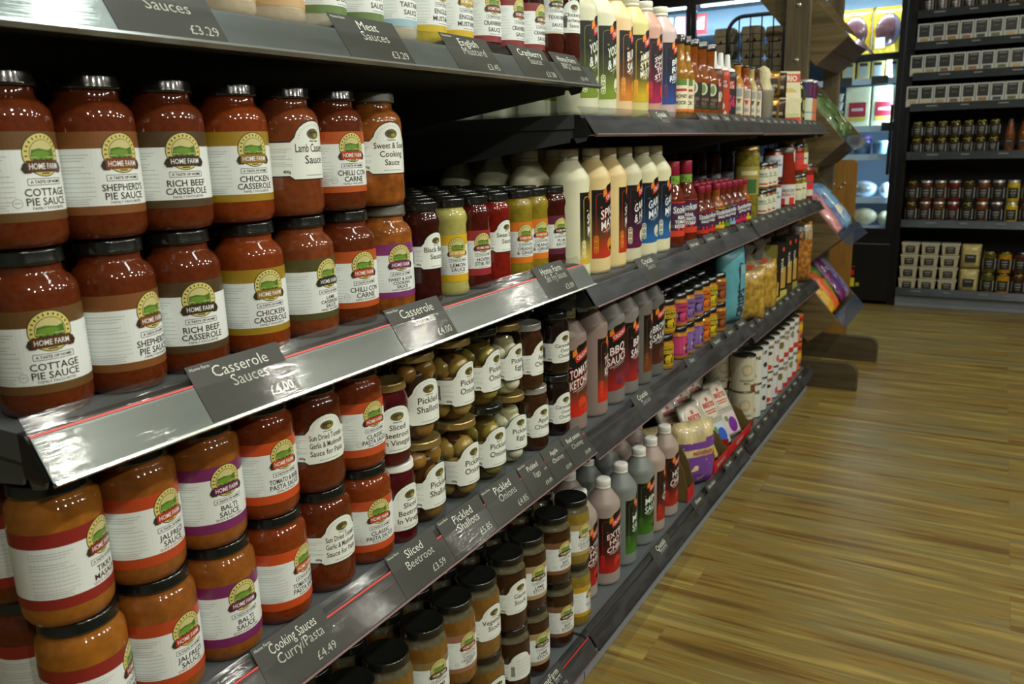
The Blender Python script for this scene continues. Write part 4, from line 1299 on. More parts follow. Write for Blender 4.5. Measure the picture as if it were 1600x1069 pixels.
DESC = {
    'cottage': 'cottage pie sauce jar with brown banded label', 'shepherd': "shepherd's pie sauce jar with tan banded label", 'beef_casserole': 'rich beef casserole sauce jar with dark olive brown bands',
    'chicken_casserole': 'chicken casserole sauce jar with mustard yellow bands', 'lamb_casserole': 'lamb casserole sauce jar with dark green bands', 'chilli': 'chilli con carne sauce jar with orange bands',
    'sweet_sour': 'sweet and sour cooking sauce jar with purple bands', 'lamb_deli': 'lamb casserole sauce jar with arched white label', 'sweet_sour_deli': 'sweet and sour sauce jar with arched white label',
    'black_bean': 'slim black bean sauce jar with arched white label', 'lemon': 'slim pale lemon sauce jar with yellow bands', 'hoisin': 'slim hoisin stir fry jar with crimson bands',
    'sweet_chilli': 'slim red sweet chilli jar with arched white label', 'orange_ginger': 'slim orange and ginger jar with orange bands', 'plum': 'slim plum sauce jar with dark plum bands',
    'tikka': 'tikka masala sauce jar with red bands', 'jalfrezi': 'jalfrezi sauce jar with red orange bands', 'balti': 'balti sauce jar with purple bands', 'tomato_basil': 'tomato pasta sauce jar with orange bands',
    'sun_dried': 'sun dried tomato and garlic sauce jar with arched label', 'classic_pasta': 'classic pasta sauce jar with orange bands', 'shallots': 'gold lidded jar of pickled shallots',
    'onions': 'gold lidded jar of pickled onions', 'onions_dark': 'black lidded jar of pickled onions', 'beetroot': 'gold lidded jar of sliced beetroot', 'beetroot_white_lid': 'white lidded jar of sliced beetroot',
    'eggs': 'gold lidded jar of pickled eggs', 'apple_chutney': 'silver lidded jar of brown apple chutney', 'onion_chutney': 'black lidded jar of dark onion chutney',
    'chicken_stock': 'chicken stock jar with beige bands', 'mustard_stock': 'stock jar with bright mustard yellow bands', 'beef_stock': 'dark beef stock jar with brown bands', 'lamb_stock': 'lamb stock jar with pale tan bands',
    'turkey_gravy': 'turkey and cranberry gravy jar with dusky pink bands', 'lamb_gravy': 'lamb gravy jar with khaki bands', 'gravy': 'brown gravy jar with black lid', 'game_stock': 'game stock jar with arched white label',
    'veg_stock': 'vegetable stock jar with arched white label', 'game_back': 'dark stock jar turned to show its barcode', 'horseradish': 'pale horseradish sauce jar', 'mint': 'mint sauce jar with green bands',
    'tartare': 'tartare sauce jar with pale blue bands', 'english_mustard': 'English mustard jar with yellow bands', 'cranberry': 'cranberry sauce jar with dark red bands',
    'texas_bbq': 'Texas barbecue sauce bottle with badge label', 'chicken_bbq': 'chicken and barbecue sauce bottle with arched label', 'madras': 'dark red madras sauce jar',
}
PROTO = {}


def place_jar(key, x, y, z, rz, label, group=None):
    if key not in PROTO:
        t = jar_proto(key)
        PROTO[key] = t
        t.location = (x, y, z)
        t.rotation_euler = (0, 0, rz)
        t['label'] = label
        if group:
            t['group'] = group
        return t
    return clone(PROTO[key], label, (x, y, z), rz, group)


PLACE = {'bay1_middle': 'front row', 'bay1_stirfry': 'in the front row', 'bay1_curry': 'front row', 'bay1_pickle': 'front row',
         'bay1_beet': 'front row', 'bay1_egg': 'front row', 'bay1_chutney': 'front row', 'bay1_stock': 'bottom shelf front',
         'bay1_top': 'top shelf front', 'bay1_top_b': 'on the top shelf'}
GRP = {'bay1_middle': 'casserole sauce jars', 'bay1_stirfry': 'slim stir fry sauce jars', 'bay1_curry': 'curry and pasta sauce jars', 'bay1_pickle': 'jars of pickled onions and shallots', 'bay1_beet': 'jars of sliced beetroot',
       'bay1_egg': 'jars of pickled eggs', 'bay1_chutney': 'jars of chutney', 'bay1_stock': 'stock and gravy jars', 'bay1_top': 'condiment jars on the top shelf', 'bay1_top_b': 'barbecue sauce bottles on the top shelf'}
for rk, L in ROWS.items():
    if not rk.startswith('bay1'):
        continue
    two = any(i[1] for i in L)
    count = {}
    for i in L:
        count[(i[0], i[1])] = count.get((i[0], i[1]), 0) + 1
    seen = {}
    for key, tier, x, y, z, rz in L:
        n = count[(key, tier)]
        k = seen.get((key, tier), 0)
        seen[(key, tier)] = k + 1
        pre = ''
        if n == 2:
            pre = ('nearer ', 'farther ')[k]
        elif n == 3:
            pre = ('nearest ', 'middle ', 'farthest ')[k]
        tt = (', upper tier, ' if tier else ', lower tier, ') if two else ' '
        place_jar(key, x, y, z, rz, pre + DESC[key] + tt + PLACE[rk], GRP[rk])

# jars standing in the rows behind the front ones
BEH = []
for rk, dx, n in (('bay1_middle', .088, 2), ('bay1_curry', .090, 2), ('bay1_stock', .088, 3), ('bay1_stirfry', .062, 5), ('bay1_pickle', .083, 1), ('bay1_beet', .077, 1), ('bay1_top', .078, 1), ('bay1_chutney', .07, 1), ('bay1_egg', .072, 1)):
    for key, tier, x, y, z, rz in ROWS[rk]:
        for k in range(1, n + 1):
            if rk == 'bay1_middle' and tier == 1 and k == 2:
                continue
            if rk == 'bay1_curry' and tier == 0 and k == 2:
                continue
            BEH.append(('madras' if (key == 'tikka' and k == 1) else key, tier, x - dx * k, y, z, (.25 if key == 'tikka' else .3) * k, rk, k))
BROW = {1: 'second', 2: 'third', 3: 'fourth', 4: 'fifth', 5: 'sixth'}
dupl = {}
for key, tier, x, y, z, rz, rk, k in BEH:
    lab = '%s, %s row back%s' % (DESC[key], BROW[k], (', upper tier' if tier else ', lower tier') if rk not in ('bay1_stirfry', 'bay1_top') else '')
    if sum(1 for b in ROWS[rk] if b[0] == key and b[1] == tier) > 1:
        c = dupl.get(lab, 0)
        dupl[lab] = c + 1
        lab = ('nearer ', 'farther ', 'farthest ')[c] + lab
    place_jar(key, x, y, z, rz, lab, GRP[rk])
# two more jars seen deep at the left end of the curry sauces
for tier in (0, 1):
    place_jar('madras', -.90, .350 + .05, SHELF_Z[(0, 'C')] + .1525 * tier, -.45, 'dark red madras sauce jar behind the tikka masala at the left end, %s tier' % ('lower', 'upper')[tier], GRP['bay1_curry']) if False else None

SDESC = {
    'yog': 'squeezy bottle of yogurt and mint sauce, black and lime label', 'burger': 'squeezy bottle of burger sauce, orange label foot', 'mustard_b': 'squeezy bottle of American style mustard, yellow label',
    'sweetchilli_b': 'squeezy bottle of sweet chilli Thai style sauce, magenta label', 'bbqribs': 'squeezy bottle with black and dark blue label', 'salad': 'cream squeezy bottle of salad mayonnaise, yellow label foot',
    'spicy': 'peach coloured squeezy bottle of spicy mayo, red label foot', 'garlicherb': 'cream squeezy bottle of garlic and herb, purple label foot', 'garlic': 'cream squeezy bottle of garlic mayo, blue label',
    'ketchup': 'squeezy bottle of tomato ketchup, red label foot', 'bbq': 'squeezy bottle of BBQ sauce, dark red label', 'curryb': 'grey squeezy bottle of curry sauce, brown label', 'brown': 'grey squeezy bottle of brown sauce, dark label',
    'hot_chilli': 'white capped squeezy bottle of extra hot chilli sauce', 'hot_chilli2': 'white capped squeezy bottle of hot chilli sauce', 'mintsauce': 'white capped squeezy bottle of mint sauce, green label'}
SPLACE = {'bay2_top': 'on the top shelf', 'bay2_mid': 'on the second shelf', 'bay2_low': 'on the third shelf', 'bay2_base': 'on the bottom shelf'}
SQP = {}


def place_sq(key, x, y, z, rz, label, group):
    if key not in SQP:
        t = squeezy_proto(key, key in ('hot_chilli', 'hot_chilli2', 'mintsauce'))
        SQP[key] = t
        t.location = (x, y, z)
        t.rotation_euler = (0, 0, rz)
        t['label'] = label
        t['group'] = group
        return t
    return clone(SQP[key], label, (x, y, z), rz, group)


for rk in ('bay2_top', 'bay2_mid', 'bay2_low', 'bay2_base'):
    L = ROWS[rk]
    seen = {}
    for key, tier, x, y, z, rz in L:
        n = sum(1 for b in L if b[0] == key)
        k = seen.get(key, 0)
        seen[key] = k + 1
        pre = ('nearer ', 'farther ')[k] if n == 2 else ''
        place_sq(key, x, y, z, rz, pre + SDESC[key] + ' ' + SPLACE[rk], 'one litre squeezy sauce bottles')
        for d in range(1, 4):
            if rk == 'bay2_base' and d == 3:
                continue
            place_sq(key, x - .1 * d + (.005 if d > 1 else 0), y + .004 * d, z, rz + .2 * d, '%s%s, %s row back' % (pre, SDESC[key], BROW[d]), 'one litre squeezy sauce bottles')

# ------------------------------------------------------------------ small spice paste jars with elephants
def jarlet(r, h, m, lidm, lr=None, lh=.014, name='spice_jar'):
    lr = lr or r * .93
    b = MB().lathe([(0, .002), (r * .8, 0), (r * .95, .002), (r, .008), (r, h - lh - .016), (r * .95, h - lh - .008), (r * .86, h - lh - .004), (r * .86, h - lh + .002)], m, 32).mesh('glass_jar')
    l = MB().lathe([(lr, h - lh), (lr, h - .001), (lr * .94, h), (0, h - .001)], lidm, 32).mesh('lid')
    return b, l


S_SPICE = sauce('spice_paste', (170, 116, 30), .3)
spb, spl = jarlet(.0325, .0995, S_SPICE, LID_BLACK, lh=.016)
SPC = {'yellow': ((206, 178, 22), 'yellow'), 'pink': ((206, 66, 120), 'pink'), 'purple': ((134, 104, 176), 'lilac'), 'orange': ((222, 116, 20), 'orange'), 'yellow2': ((200, 190, 30), 'lemon yellow'), 'brown': ((156, 84, 38), 'brown')}


def elephant(P, u, v, s, m, layer):
    P.ell(u, v, .010 * s, .0075 * s, m, layer)
    P.ell(u + .010 * s, v + .004 * s, .0055 * s, .0058 * s, m, layer)
    P.ell(u + .0075 * s, v + .004 * s, .0042 * s, .0062 * s, m, layer)
    P.line([(u + .0145 * s, v + .002 * s), (u + .0170 * s, v - .005 * s), (u + .0160 * s, v - .012 * s)], .0028 * s, m, layer)
    for k in (-.0075, -.003, .003, .0075):
        P.rect(u + (k - .0016) * s, v - .0145 * s, u + (k + .0016) * s, v - .003 * s, m, layer)
    P.line([(u - .0095 * s, v + .002 * s), (u - .0125 * s, v - .007 * s)], .0012 * s, m, layer)


spmesh = {}
for k, (c, w) in SPC.items():
    P = Print()
    cm = ink(*c)
    dk = ink(44, 26, 30)
    U = .0325 * 2.9
    P.rect(-U, .012, U, .071, cm, 0)
    for z in (.0145, .0675):
        P.rect(-U, z, U, z + .0012, dk, 1)
    for cc in (0, -.050, .050):
        P.line([(cc - .020, .017), (cc - .020, .066), (cc + .020, .066), (cc + .020, .017), (cc - .020, .017)], .0010, dk, 1)
    P.text('AAGRAH', 0, .055, .0080, dk, 2, maxw=.034, bold=.04)
    P.text('BALTI SAUCE', 0, .0485, .0040, dk, 2, maxw=.030)
    P.rect(-.0185, .0185, .0185, .046, dk, 1)
    elephant(P, -.002, .035, .95, cm, 2)
    P.ell(-.0225, .034, .0052, .0052, GREYL, 3)
    P.text('Tikka', 0, .0125 + .0072, .0042, cm, 3, maxw=.026)
    small_print(P, -.070, .02, -.028, .064, 10, dk, 1, 3)
    spmesh[k] = P.mesh('printed_label', R=.0325, base=.0002)
spp = {}
seen = {}
for key, tier, x, y, z, rz in ROWS['bay2_spice']:
    for d in range(3):
        if d == 2 and tier == 0:
            continue
        if key not in spp:
            t = thing('spice_jar', 'x', 'jar')
            put('glass_jar', spb, t); put('lid', spl, t); put('printed_label', spmesh[key], t)
            spp[key] = t
        else:
            t = clone(spp[key], None, (0, 0, 0))
        kk = seen.get((key, tier, d), 0)
        seen[(key, tier, d)] = kk + 1
        t.location = (x - .068 * d, y, z)
        ph = rz + (-.55 if d == 0 else .4 * d)
        if (key, tier) in (('pink', 0), ('purple', 0)) and d == 0:
            ph += .8
        t.rotation_euler = (0, 0, ph)
        pre = ('nearer ' if kk == 0 else 'farther ') if key == 'purple' else ''
        t['label'] = '%s%s spice sauce jar with elephant label, %s tier, %s row' % (pre, SPC[key][1], ('lower', 'upper')[tier], ['front', 'second', 'third'][d])
        t['group'] = 'elephant label spice jars'

# ------------------------------------------------------------------ tomato ketchup and relish bottles with purple labels
PURP = ink(66, 28, 66)
CRIM = mat('cap_crimson', srgb(140, 24, 50), .4, vary=.05)
KET = sauce('ketchup_glass', (98, 36, 18), .25)
TALLB = [(0, .002), (.030, 0), (.036, .003), (.0370, .010), (.0370, .120), (.0345, .138), (.0230, .165), (.0170, .185), (.0165, .208)]
MIDB = [(0, .002), (.025, 0), (.030, .003), (.0315, .010), (.0315, .076), (.0290, .090), (.0170, .106), (.0140, .114), (.0140, .138)]
KGL = mat('ketchup_neck_glass', srgb(118, 82, 66), .25, coat=1.0, vary=.2)


def stokes_label(c, R, z0, z1, lines, s=1.0):
    P = Print()
    cm = ink(*c)
    U = R * 1.5
    h = z1 - z0
    P.rect(-U, z0, U, z1, PURP, 0)
    P.rect(-U, z0, U, z0 + h * .17, cm, 1)
    P.poly([(-U, z1 - h * .04), (-U * .4, z1 - h * .015), (U * .4, z1 - h * .015), (U, z1 - h * .04), (U, z1), (-U, z1)], cm, 1)
    P.text('Stokes', 0, z1 - h * .30, .0155 * s, WHITE, 3, maxw=.052 * s, bold=.02, yshear=.08)
    P.line([(-.022 * s, z1 - h * .34), (.022 * s, z1 - h * .31)], .0008, WHITE, 3)
    for i, t in enumerate(lines):
        P.text(t, 0, z1 - h * (.50 + .125 * i), .0082 * s, WHITE, 3, maxw=.042 * s, bold=.04)
    P.ell(-.010 * s, z0 + h * .25, .0045 * s, .0060 * s, cm, 3)
    P.ell(.006 * s, z0 + h * .26, .0050 * s, .0068 * s, cm, 3)
    P.ell(-.028 * s, z0 + h * .30, .0045 * s, .0040 * s, ink(70, 96, 60), 3)
    return P.mesh('purple_label', R=R, base=.0003)


def stokes_proto(key):
    t = thing('sauce_bottle', 'x', 'bottle')
    if key == 'tomato_ketchup_s':
        put('glass_bottle', MB().lathe(TALLB, KET, 36).mesh('bottle'), t)
        put('cap', MB().lathe([(.0180, .196), (.0195, .198), (.0195, .232), (.0185, .235), (0, .235)], CRIM, 28).mesh('cap'), t)
        P = Print(); P.rect(-.0185 * 3.1, .168, .0185 * 3.1, .196, ink(120, 166, 60), 0)
        for k in range(12):
            P.ell(-.05 + .009 * k, .182 + .004 * ((k * 5) % 3 - 1), .002, .003, ink(50, 84, 40), 1)
        put('neck_seal', P.mesh('neck_seal', R=.0195, base=.001), t)
        put('printed_label', stokes_label((206, 60, 36), .0370, .030, .126, ['REAL', 'TOMATO', 'KETCHUP'], 1.1), t)
    else:
        c = {'s_red': (196, 50, 36), 's_yellow': (214, 186, 20), 's_green': (76, 140, 40), 's_blue': (130, 170, 200), 's_pink': (190, 34, 84)}[key]
        put('glass_bottle', MB().lathe(MIDB, S_SWEET if key == 's_yellow' else KET, 32).mesh('bottle'), t)
        put('cap', MB().lathe([(.0145, .134), (.0160, .136), (.0160, .153), (.0150, .155), (0, .155)], CRIM, 24).mesh('cap'), t)
        put('printed_label', stokes_label(c, .0315, .014, .078, ['SAUCE'], .85), t)
    return t


sp = {}
seen = {}
SNAME = {'tomato_ketchup_s': 'tall purple labelled tomato ketchup bottle, crimson cap', 's_red': 'small red and purple labelled sauce bottle', 's_yellow': 'small yellow and purple labelled relish bottle',
         's_green': 'small green and purple labelled sauce bottle', 's_blue': 'small pale blue and purple labelled sauce bottle', 's_pink': 'small pink and purple labelled sauce bottle'}
for rk in ('bay2_stokes', 'bay2_stokes_s'):
    for key, tier, x, y, z, rz in ROWS[rk]:
        for d in range(3):
            t = stokes_proto(key) if key not in sp else clone(sp[key], None, (0, 0, 0))
            sp.setdefault(key, t)
            t.location = (x - (.078 if rk == 'bay2_stokes' else .068) * d, y, z)
            t.rotation_euler = (0, 0, rz + .25 * d)
            kk = seen.get((key, d), 0)
            seen[(key, d)] = kk + 1
            pre = ('nearer ', 'farther ')[kk] if sum(1 for b in ROWS[rk] if b[0] == key) > 1 else ''
            t['label'] = '%s%s, %s row beside the mayonnaise' % (pre, SNAME[key], ['front', 'second', 'third'][d])
            t['group'] = 'purple labelled sauce bottles'


# ------------------------------------------------------------------ generic small packs
def simple_jar(name, label, cat, x, y, z, r, h, body, lidm, lab=None, turn=-1.0, group=None, lh=.014, lr=None):
    b, l = jarlet(r, h, body, lidm, lr=lr, lh=lh)
    t = thing(name, label, cat, (x, y, z), turn, group)
    put('glass_jar', b, t)
    put('lid', l, t)
    if lab:
        put('printed_label', lab, t)
    return t


def band_label(R, z0, z1, base, bits, wrap=1.5, texts=()):
    P = Print()
    U = R * wrap
    P.rect(-U, z0, U, z1, ink(*base), 0)
    for (u0, v0, u1, v1, c) in bits:
        P.rect(u0 * U, z0 + v0 * (z1 - z0), u1 * U, z0 + v1 * (z1 - z0), ink(*c), 1)
    for (s, v, hh, c) in texts:
        P.text(s, 0, z0 + v * (z1 - z0), hh, ink(*c), 3, maxw=R * 1.5, bold=.03)
    return P.mesh('printed_label', R=R, base=.0003)


ZA2, ZA3 = SHELF_Z[(1, 'A')], SHELF_Z[(2, 'A')]
ZB3, ZC2, ZC3, ZD2, ZD3 = SHELF_Z[(2, 'B')], SHELF_Z[(1, 'C')], SHELF_Z[(2, 'C')], SHELF_Z[(1, 'D')], SHELF_Z[(2, 'D')]
# salad dressings
DRESS = [(0, .002), (.018, 0), (.023, .003), (.024, .010), (.024, .115), (.022, .130), (.0125, .155), (.0115, .200)]
t = None
olive = sauce('dressing', (140, 96, 24), .2)
dl = band_label(.024, .020, .105, (216, 208, 176), [(-1, .0, 1, .08, (206, 110, 30)), (-.5, .80, .5, 1, (90, 120, 50)), (-.5, .62, .5, .7, (170, 50, 40))], 1.3, [('HONEY', .42, .009, (50, 40, 30)), ('KICK', .22, .009, (50, 40, 30))])
for k, y in enumerate((2.238, 2.288)):
    if t is None:
        t = thing('dressing_bottle', 'x', 'bottle')
        put('glass_bottle', MB().lathe(DRESS, olive, 28).mesh('bottle'), t)
        put('cap', MB().lathe([(.013, .196), (.0135, .218), (.012, .22), (0, .22)], LID_BLACK, 20).mesh('cap'), t)
        put('printed_label', dl, t)
        o = t
    else:
        o = clone(t, None, (0, 0, 0))
    o.location = (-.775, y, ZA2); o.rotation_euler = (0, 0, -.95)
    o['label'] = '%s golden salad dressing bottle with cream label behind the blue labelled squeezy bottle' % ('nearer', 'farther')[k]
    o['group'] = 'golden dressing bottles'
# dark labelled ginger cordial bottles
GING = [(0, .002), (.030, 0), (.036, .003), (.037, .010), (.037, .105), (.034, .125), (.024, .145), (.0225, .160), (.0235, .200), (.0255, .206)]
ging = sauce('amber_cordial', (126, 66, 18), .2)
P = Print(); U = .037 * 1.5
P.rect(-U, .030, U, .100, ink(40, 36, 30), 0)
P.ell(.0, .086, .0165, .0175, ink(196, 200, 180), 2)
P.ell(.002, .086, .0085, .0125, ink(110, 140, 70), 3)
P.text('COLD PRESSED', 0, .053, .0075, ink(150, 110, 90), 2, maxw=.046)
P.text('OILS', 0, .042, .0085, ink(150, 110, 90), 2, maxw=.03)
P.rect(-.02, .036, .02, .038, ink(70, 110, 50), 2)
gl = P.mesh('printed_label', R=.037, base=.0003)
t = None
for k, (x, y) in enumerate(((-.785, 2.345), (-.785, 2.425), (-.785, 2.505), (-.865, 2.350), (-.865, 2.430), (-.865, 2.510))):
    if t is None:
        t = thing('amber_bottle', 'x', 'bottle')
        put('glass_bottle', MB().lathe(GING, ging, 36).mesh('bottle'), t)
        put('cap', MB().lathe([(.0262, .198), (.0265, .215), (.025, .217), (0, .216)], LID_BLACK, 28).mesh('cap'), t)
        put('printed_label', gl, t)
        o = t
    else:
        o = clone(t, None, (0, 0, 0))
    o.location = (x, y, ZA2); o.rotation_euler = (0, 0, -.95 + .1 * k)
    o['label'] = '%s amber bottle with black label and pale roundel, %s row of the top shelf' % (['nearest', 'middle', 'farthest'][k % 3], ('front', 'second')[k // 3])
    o['group'] = 'amber bottles with black labels'
# white nozzle sauce tubes
t = None
NOZ = MB().lathe([(.0245, .150), (.0245, .158), (.016, .163), (.0105, .165), (.0075, .203), (.006, .205), (0, .205)], CAPW2, 24).mesh('nozzle_cap')
for k, (y, cb, lc) in enumerate(((2.575, (92, 48, 18), (206, 200, 180)), (2.645, (176, 56, 24), (196, 190, 176)), (2.720, (34, 28, 28), (176, 40, 84)))):
    t = thing('nozzle_bottle', ['brown nozzle bottle with white cap, nearest of three', 'red nozzle bottle with white splash label and white cap', 'black nozzle bottle with pink splash and white cap'][k], 'bottle', (-.785, y, ZA2), -.95, 'white nozzle sauce bottles')
    put('bottle_body', MB().lathe([(0, .002), (.026, 0), (.030, .003), (.031, .010), (.031, .140), (.028, .148), (.024, .152)], hdpe('tube%d' % k, cb), 28).mesh('bottle'), t)
    put('nozzle_cap', NOZ, t)
    P = Print()
    P.rect(-.03, .012, .03, .135, ink(*cb), 0)
    rr = random.Random(k)
    for j in range(9):
        P.ell(rr.uniform(-.018, .018), rr.uniform(.02, .075), rr.uniform(.004, .010), rr.uniform(.005, .012), ink(*lc), 1 + j % 3, n=9)
    P.rect(-.018, .098, .018, .124, ink(150, 34, 26), 4)
    P.text('HOT', 0, .112, .008, WHITE, 5); P.text('SAUCE', 0, .101, .008, WHITE, 5, maxw=.03)
    put('printed_label', P.mesh('printed_label', R=.031, base=.0003), t)
# clip top bottles
WIRE = mat('clip_wire', srgb(170, 160, 110), .3, metal=.8, vary=.05)
for k, (y, c) in enumerate(((2.800, (176, 118, 40)), (2.895, (140, 62, 26)), (2.970, (176, 160, 100)), (3.045, (92, 50, 24)))):
    t = thing('clip_top_bottle', '%s slim clip top bottle of %s sauce with tall cream label' % (ORD[k], ['golden', 'red brown', 'pale', 'dark brown'][k]), 'bottle', (-.775, y, ZA3 if y > 2.86 else ZA2), -.95, 'slim clip top bottles')
    m_ = sauce('clip%d' % k, c, .2)
    put('glass_bottle', MB().lathe([(0, .002), (.020, 0), (.025, .003), (.026, .008), (.026, .108), (.023, .122), (.0135, .142), (.0125, .172), (.015, .176), (0, .178)], m_, 28).mesh('bottle'), t)
    put('clip_wire', MB().tube([(0, .013, .150), (0, .020, .172), (0, .010, .186), (0, -.010, .186), (0, -.020, .172), (.006, -.022, .150), (.010, -.014, .138)], .0013, WIRE, 6).mesh('wire'), t)
    put('stopper', MB().lathe([(.010, .176), (.012, .180), (.011, .186), (0, .188)], LID_BLACK, 16).mesh('stopper'), t)
    acc = [(130, 90, 40), (190, 60, 40), (70, 70, 60), (60, 60, 56)][k]
    P = Print(); P.rect(-.016, .008, .016, .108, ink(206, 200, 178), 0); P.rect(-.012, .078, .012, .103, GREYL, 1); P.poly([(-.008, .072), (.008, .072), (.003, .058), (-.003, .058)], ink(*acc), 1)
    P.rect(-.008, .034, .008, .046, GREYL, 1); P.rect(-.009, .012, .009, .024, ink(*acc), 1)
    put('printed_label', P.mesh('printed_label', R=.026, base=.0003), t)
# clear tub with a pale cloth, packets, tins on the far bay's top shelf
t = thing('clear_tub', 'clear plastic tub holding a pale crumpled bag', 'tub', (-.775, 3.145, ZA3), 0)
put('tub_wall', MB().lathe([(.030, .002), (.036, .004), (.041, .112), (.044, .114), (.044, .119), (.040, .119), (.035, .006), (0, .006)], glassy('tub_plastic', (.9, .9, .88), .1, 1.45, .72, (.7, .7, .66)), 32).mesh('tub'), t)
mb = MB()
rr = random.Random(3)
pts = [(.026, .010), (.030, .05), (.031, .09), (.030, .12), (.022, .15), (.026, .17), (.018, .19), (.004, .20), (0, .20)]
mb.lathe(pts, mat('cloth_pale', srgb(206, 198, 156), .8, vary=.15, scale=60), 18, flute=(0, .12, .1, .21))
put('crumpled_bag', mb.mesh('bag'), t)


def pillow(w, h, d, m, seal=None, ny=12, nz=14, wob=.0015, seed=1):
    """a filled bag: flat at the edges, fat in the middle, facing +X, bottom on z=0"""
    rnd = random.Random(seed)
    mb = MB()
    for sgn in (1, -1):
        vs, fs = [], []
        for j in range(nz + 1):
            for i in range(ny + 1):
                a, b = i / ny * 2 - 1, j / nz * 2 - 1
                f = max(0, 1 - abs(a) ** 3.2) ** .6 * max(0, 1 - abs(b) ** 4) ** .6
                jit = rnd.uniform(-wob, wob) if 0 < i < ny and 0 < j < nz else 0
                vs.append((sgn * (d / 2 * f + jit * (1 if f else 0)), a * w / 2 * (1 - .05 * (1 - abs(b)) * 0), (b + 1) * h / 2))
        for j in range(nz):
            for i in range(ny):
                q = (j * (ny + 1) + i, j * (ny + 1) + i + 1, (j + 1) * (ny + 1) + i + 1, (j + 1) * (ny + 1) + i)
                fs.append(q)
        mb.add(vs, fs, m, True)
    if seal:
        mb.box(-.0008, .0008, -w / 2, w / 2, h - .001, h + .014, seal)
    return mb


def front_print(w, h, d, items, off=.0012, ny=12):
    """printed panel that follows the front of a pillow bag; items: rects and texts in fractions of w,h"""
    P = Print(gap=.00025)
    for it in items:
        if it[0] == 'r':
            P.rect(it[1] * w / 2, it[2] * h, it[3] * w / 2, it[4] * h, ink(*it[5]), it[6] if len(it) > 6 else 1)
        elif it[0] == 'e':
            P.ell(it[1] * w / 2, it[2] * h, it[3] * w / 2, it[4] * h, ink(*it[5]), it[6] if len(it) > 6 else 1)
        else:
            P.text(it[1], it[2] * w / 2, it[3] * h, it[4], ink(*it[5]), 6, maxw=it[6] if len(it) > 6 else w * .8, bold=.03, rot=it[7] if len(it) > 7 else 0)
    me = P.mesh('printing', base=0)
    bm = bmesh.new(); bm.from_mesh(me)
    for ax, lo, hi, st in ((1, -w / 2, w / 2, w / ny), (2, 0, h, h / 14)):
        q = lo + st
        while q < hi - 1e-6:
            co = [0, 0, 0]; co[ax] = q
            no = [0, 0, 0]; no[ax] = 1
            bmesh.ops.bisect_plane(bm, geom=bm.verts[:] + bm.edges[:] + bm.faces[:], dist=1e-6, plane_co=co, plane_no=no)
            q += st
    for v in bm.verts:
        a = max(-1, min(1, v.co.y / (w / 2))); b = max(-1, min(1, v.co.z / h * 2 - 1))
        f = max(0, 1 - abs(a) ** 3.2) ** .6 * max(0, 1 - abs(b) ** 4) ** .6
        v.co.x += d / 2 * f + off
    bm.to_mesh(me); bm.free()
    return me


def bag(name, label, cat, loc, rz, w, h, d, m, items, tilt=0.0, seal=None, seed=1, group=None, wob=.0015):
    t = thing(name, label, cat, loc, rz, group)
    if tilt:
        t.rotation_euler = (0, tilt, rz)
    put('bag_body', pillow(w, h, d, m, seal, seed=seed, wob=wob).mesh('bag'), t)
    if items:
        put('printing', front_print(w, h, d, items), t)
    return t


GOLD = mat('foil_gold', srgb(150, 120, 40), .3, metal=.6, vary=.3, scale=60, bump=.5, bscale=60)
FOILB = mat('foil_dark', srgb(60, 46, 30), .3, metal=.4, vary=.3, scale=60, bump=.4, bscale=60)
for k, (y, z, c, nm) in enumerate(((3.30, 0, GOLD, 'gold'), (3.30, 1, GOLD, 'gold'), (3.41, 0, FOILB, 'dark brown'), (3.41, 1, FOILB, 'dark brown'))):
    bag('foil_packet', '%s foil packet on the far top shelf, %s of its pair' % (nm, ('lower', 'upper')[z]), 'packet', (-.79, y, ZA3 + .0985 * z), -.7, .10, .095, .04, c,
        [('r', -.5, .15, .5, .7, (44, 30, 28)), ('t', 'CRISPS', 0, .35, .010, (196, 186, 150)), ('r', -.5, .75, .2, .85, (170, 50, 30))], seed=k, group='foil packets on the far top shelf')
P = Print(gap=.0002)
P.rect(-.048, 0, .048, .205, ink(206, 204, 160), 0); P.rect(-.048, .162, .048, .195, ink(190, 50, 30), 1); P.rect(-.048, 0, .048, .025, ink(196, 50, 30), 1)
P.text('TRIO', 0, .168, .020, ink(214, 206, 180), 3, maxw=.08, bold=.05)
P.ell(0, .11, .036, .03, ink(196, 170, 90), 2); P.text('RICE', 0, .078, .016, ink(190, 50, 30), 3, bold=.05); P.text('MIX', 0, .055, .016, ink(190, 50, 30), 3, bold=.05)
P.rect(-.04, .030, .04, .048, ink(170, 190, 120), 2)
t = thing('rice_pouch', 'cream and red stand up pouch on the far top shelf', 'packet', (-.775, 3.56, ZA3), -.75)
put('pouch', MB().prism([(-.028, 0), (.024, 0), (.018, .10), (.002, .205), (-.002, .205), (-.022, .10)], -.05, .05, mat('pouch_cream', srgb(206, 200, 160), .4, vary=.08)).mesh('pouch', .002), t)
pm = P.mesh('printing')
pm.transform(Matrix.Rotation(-.085, 4, 'Y')); pm.transform(Matrix.Translation((.0245, 0, .001)))
put('printing', pm, t)
simple_jar('olive_tin', 'black and gold oval pack beside the cream pouch', 'packet', -.775, 3.68, ZA3, .036, .17, mat('pack_gold_green', srgb(140, 130, 60), .35, metal=.3, vary=.2), LID_BLACK,
           band_label(.036, .05, .14, (34, 34, 28), [(-.6, .4, .6, .6, (170, 160, 90))], 1.2, [('DELI', .45, .014, (200, 190, 140))]), lh=.012)
simple_jar('small_oil_bottle', 'small dark green bottle behind the tall tins', 'bottle', -.775, 3.78, ZA3, .026, .165, sauce('oil_green', (70, 66, 24)), LID_BLACK,
           band_label(.026, .03, .10, (150, 150, 90), [(-.6, .2, .6, .4, (40, 60, 34))], 1.3), lh=.02, lr=.012)
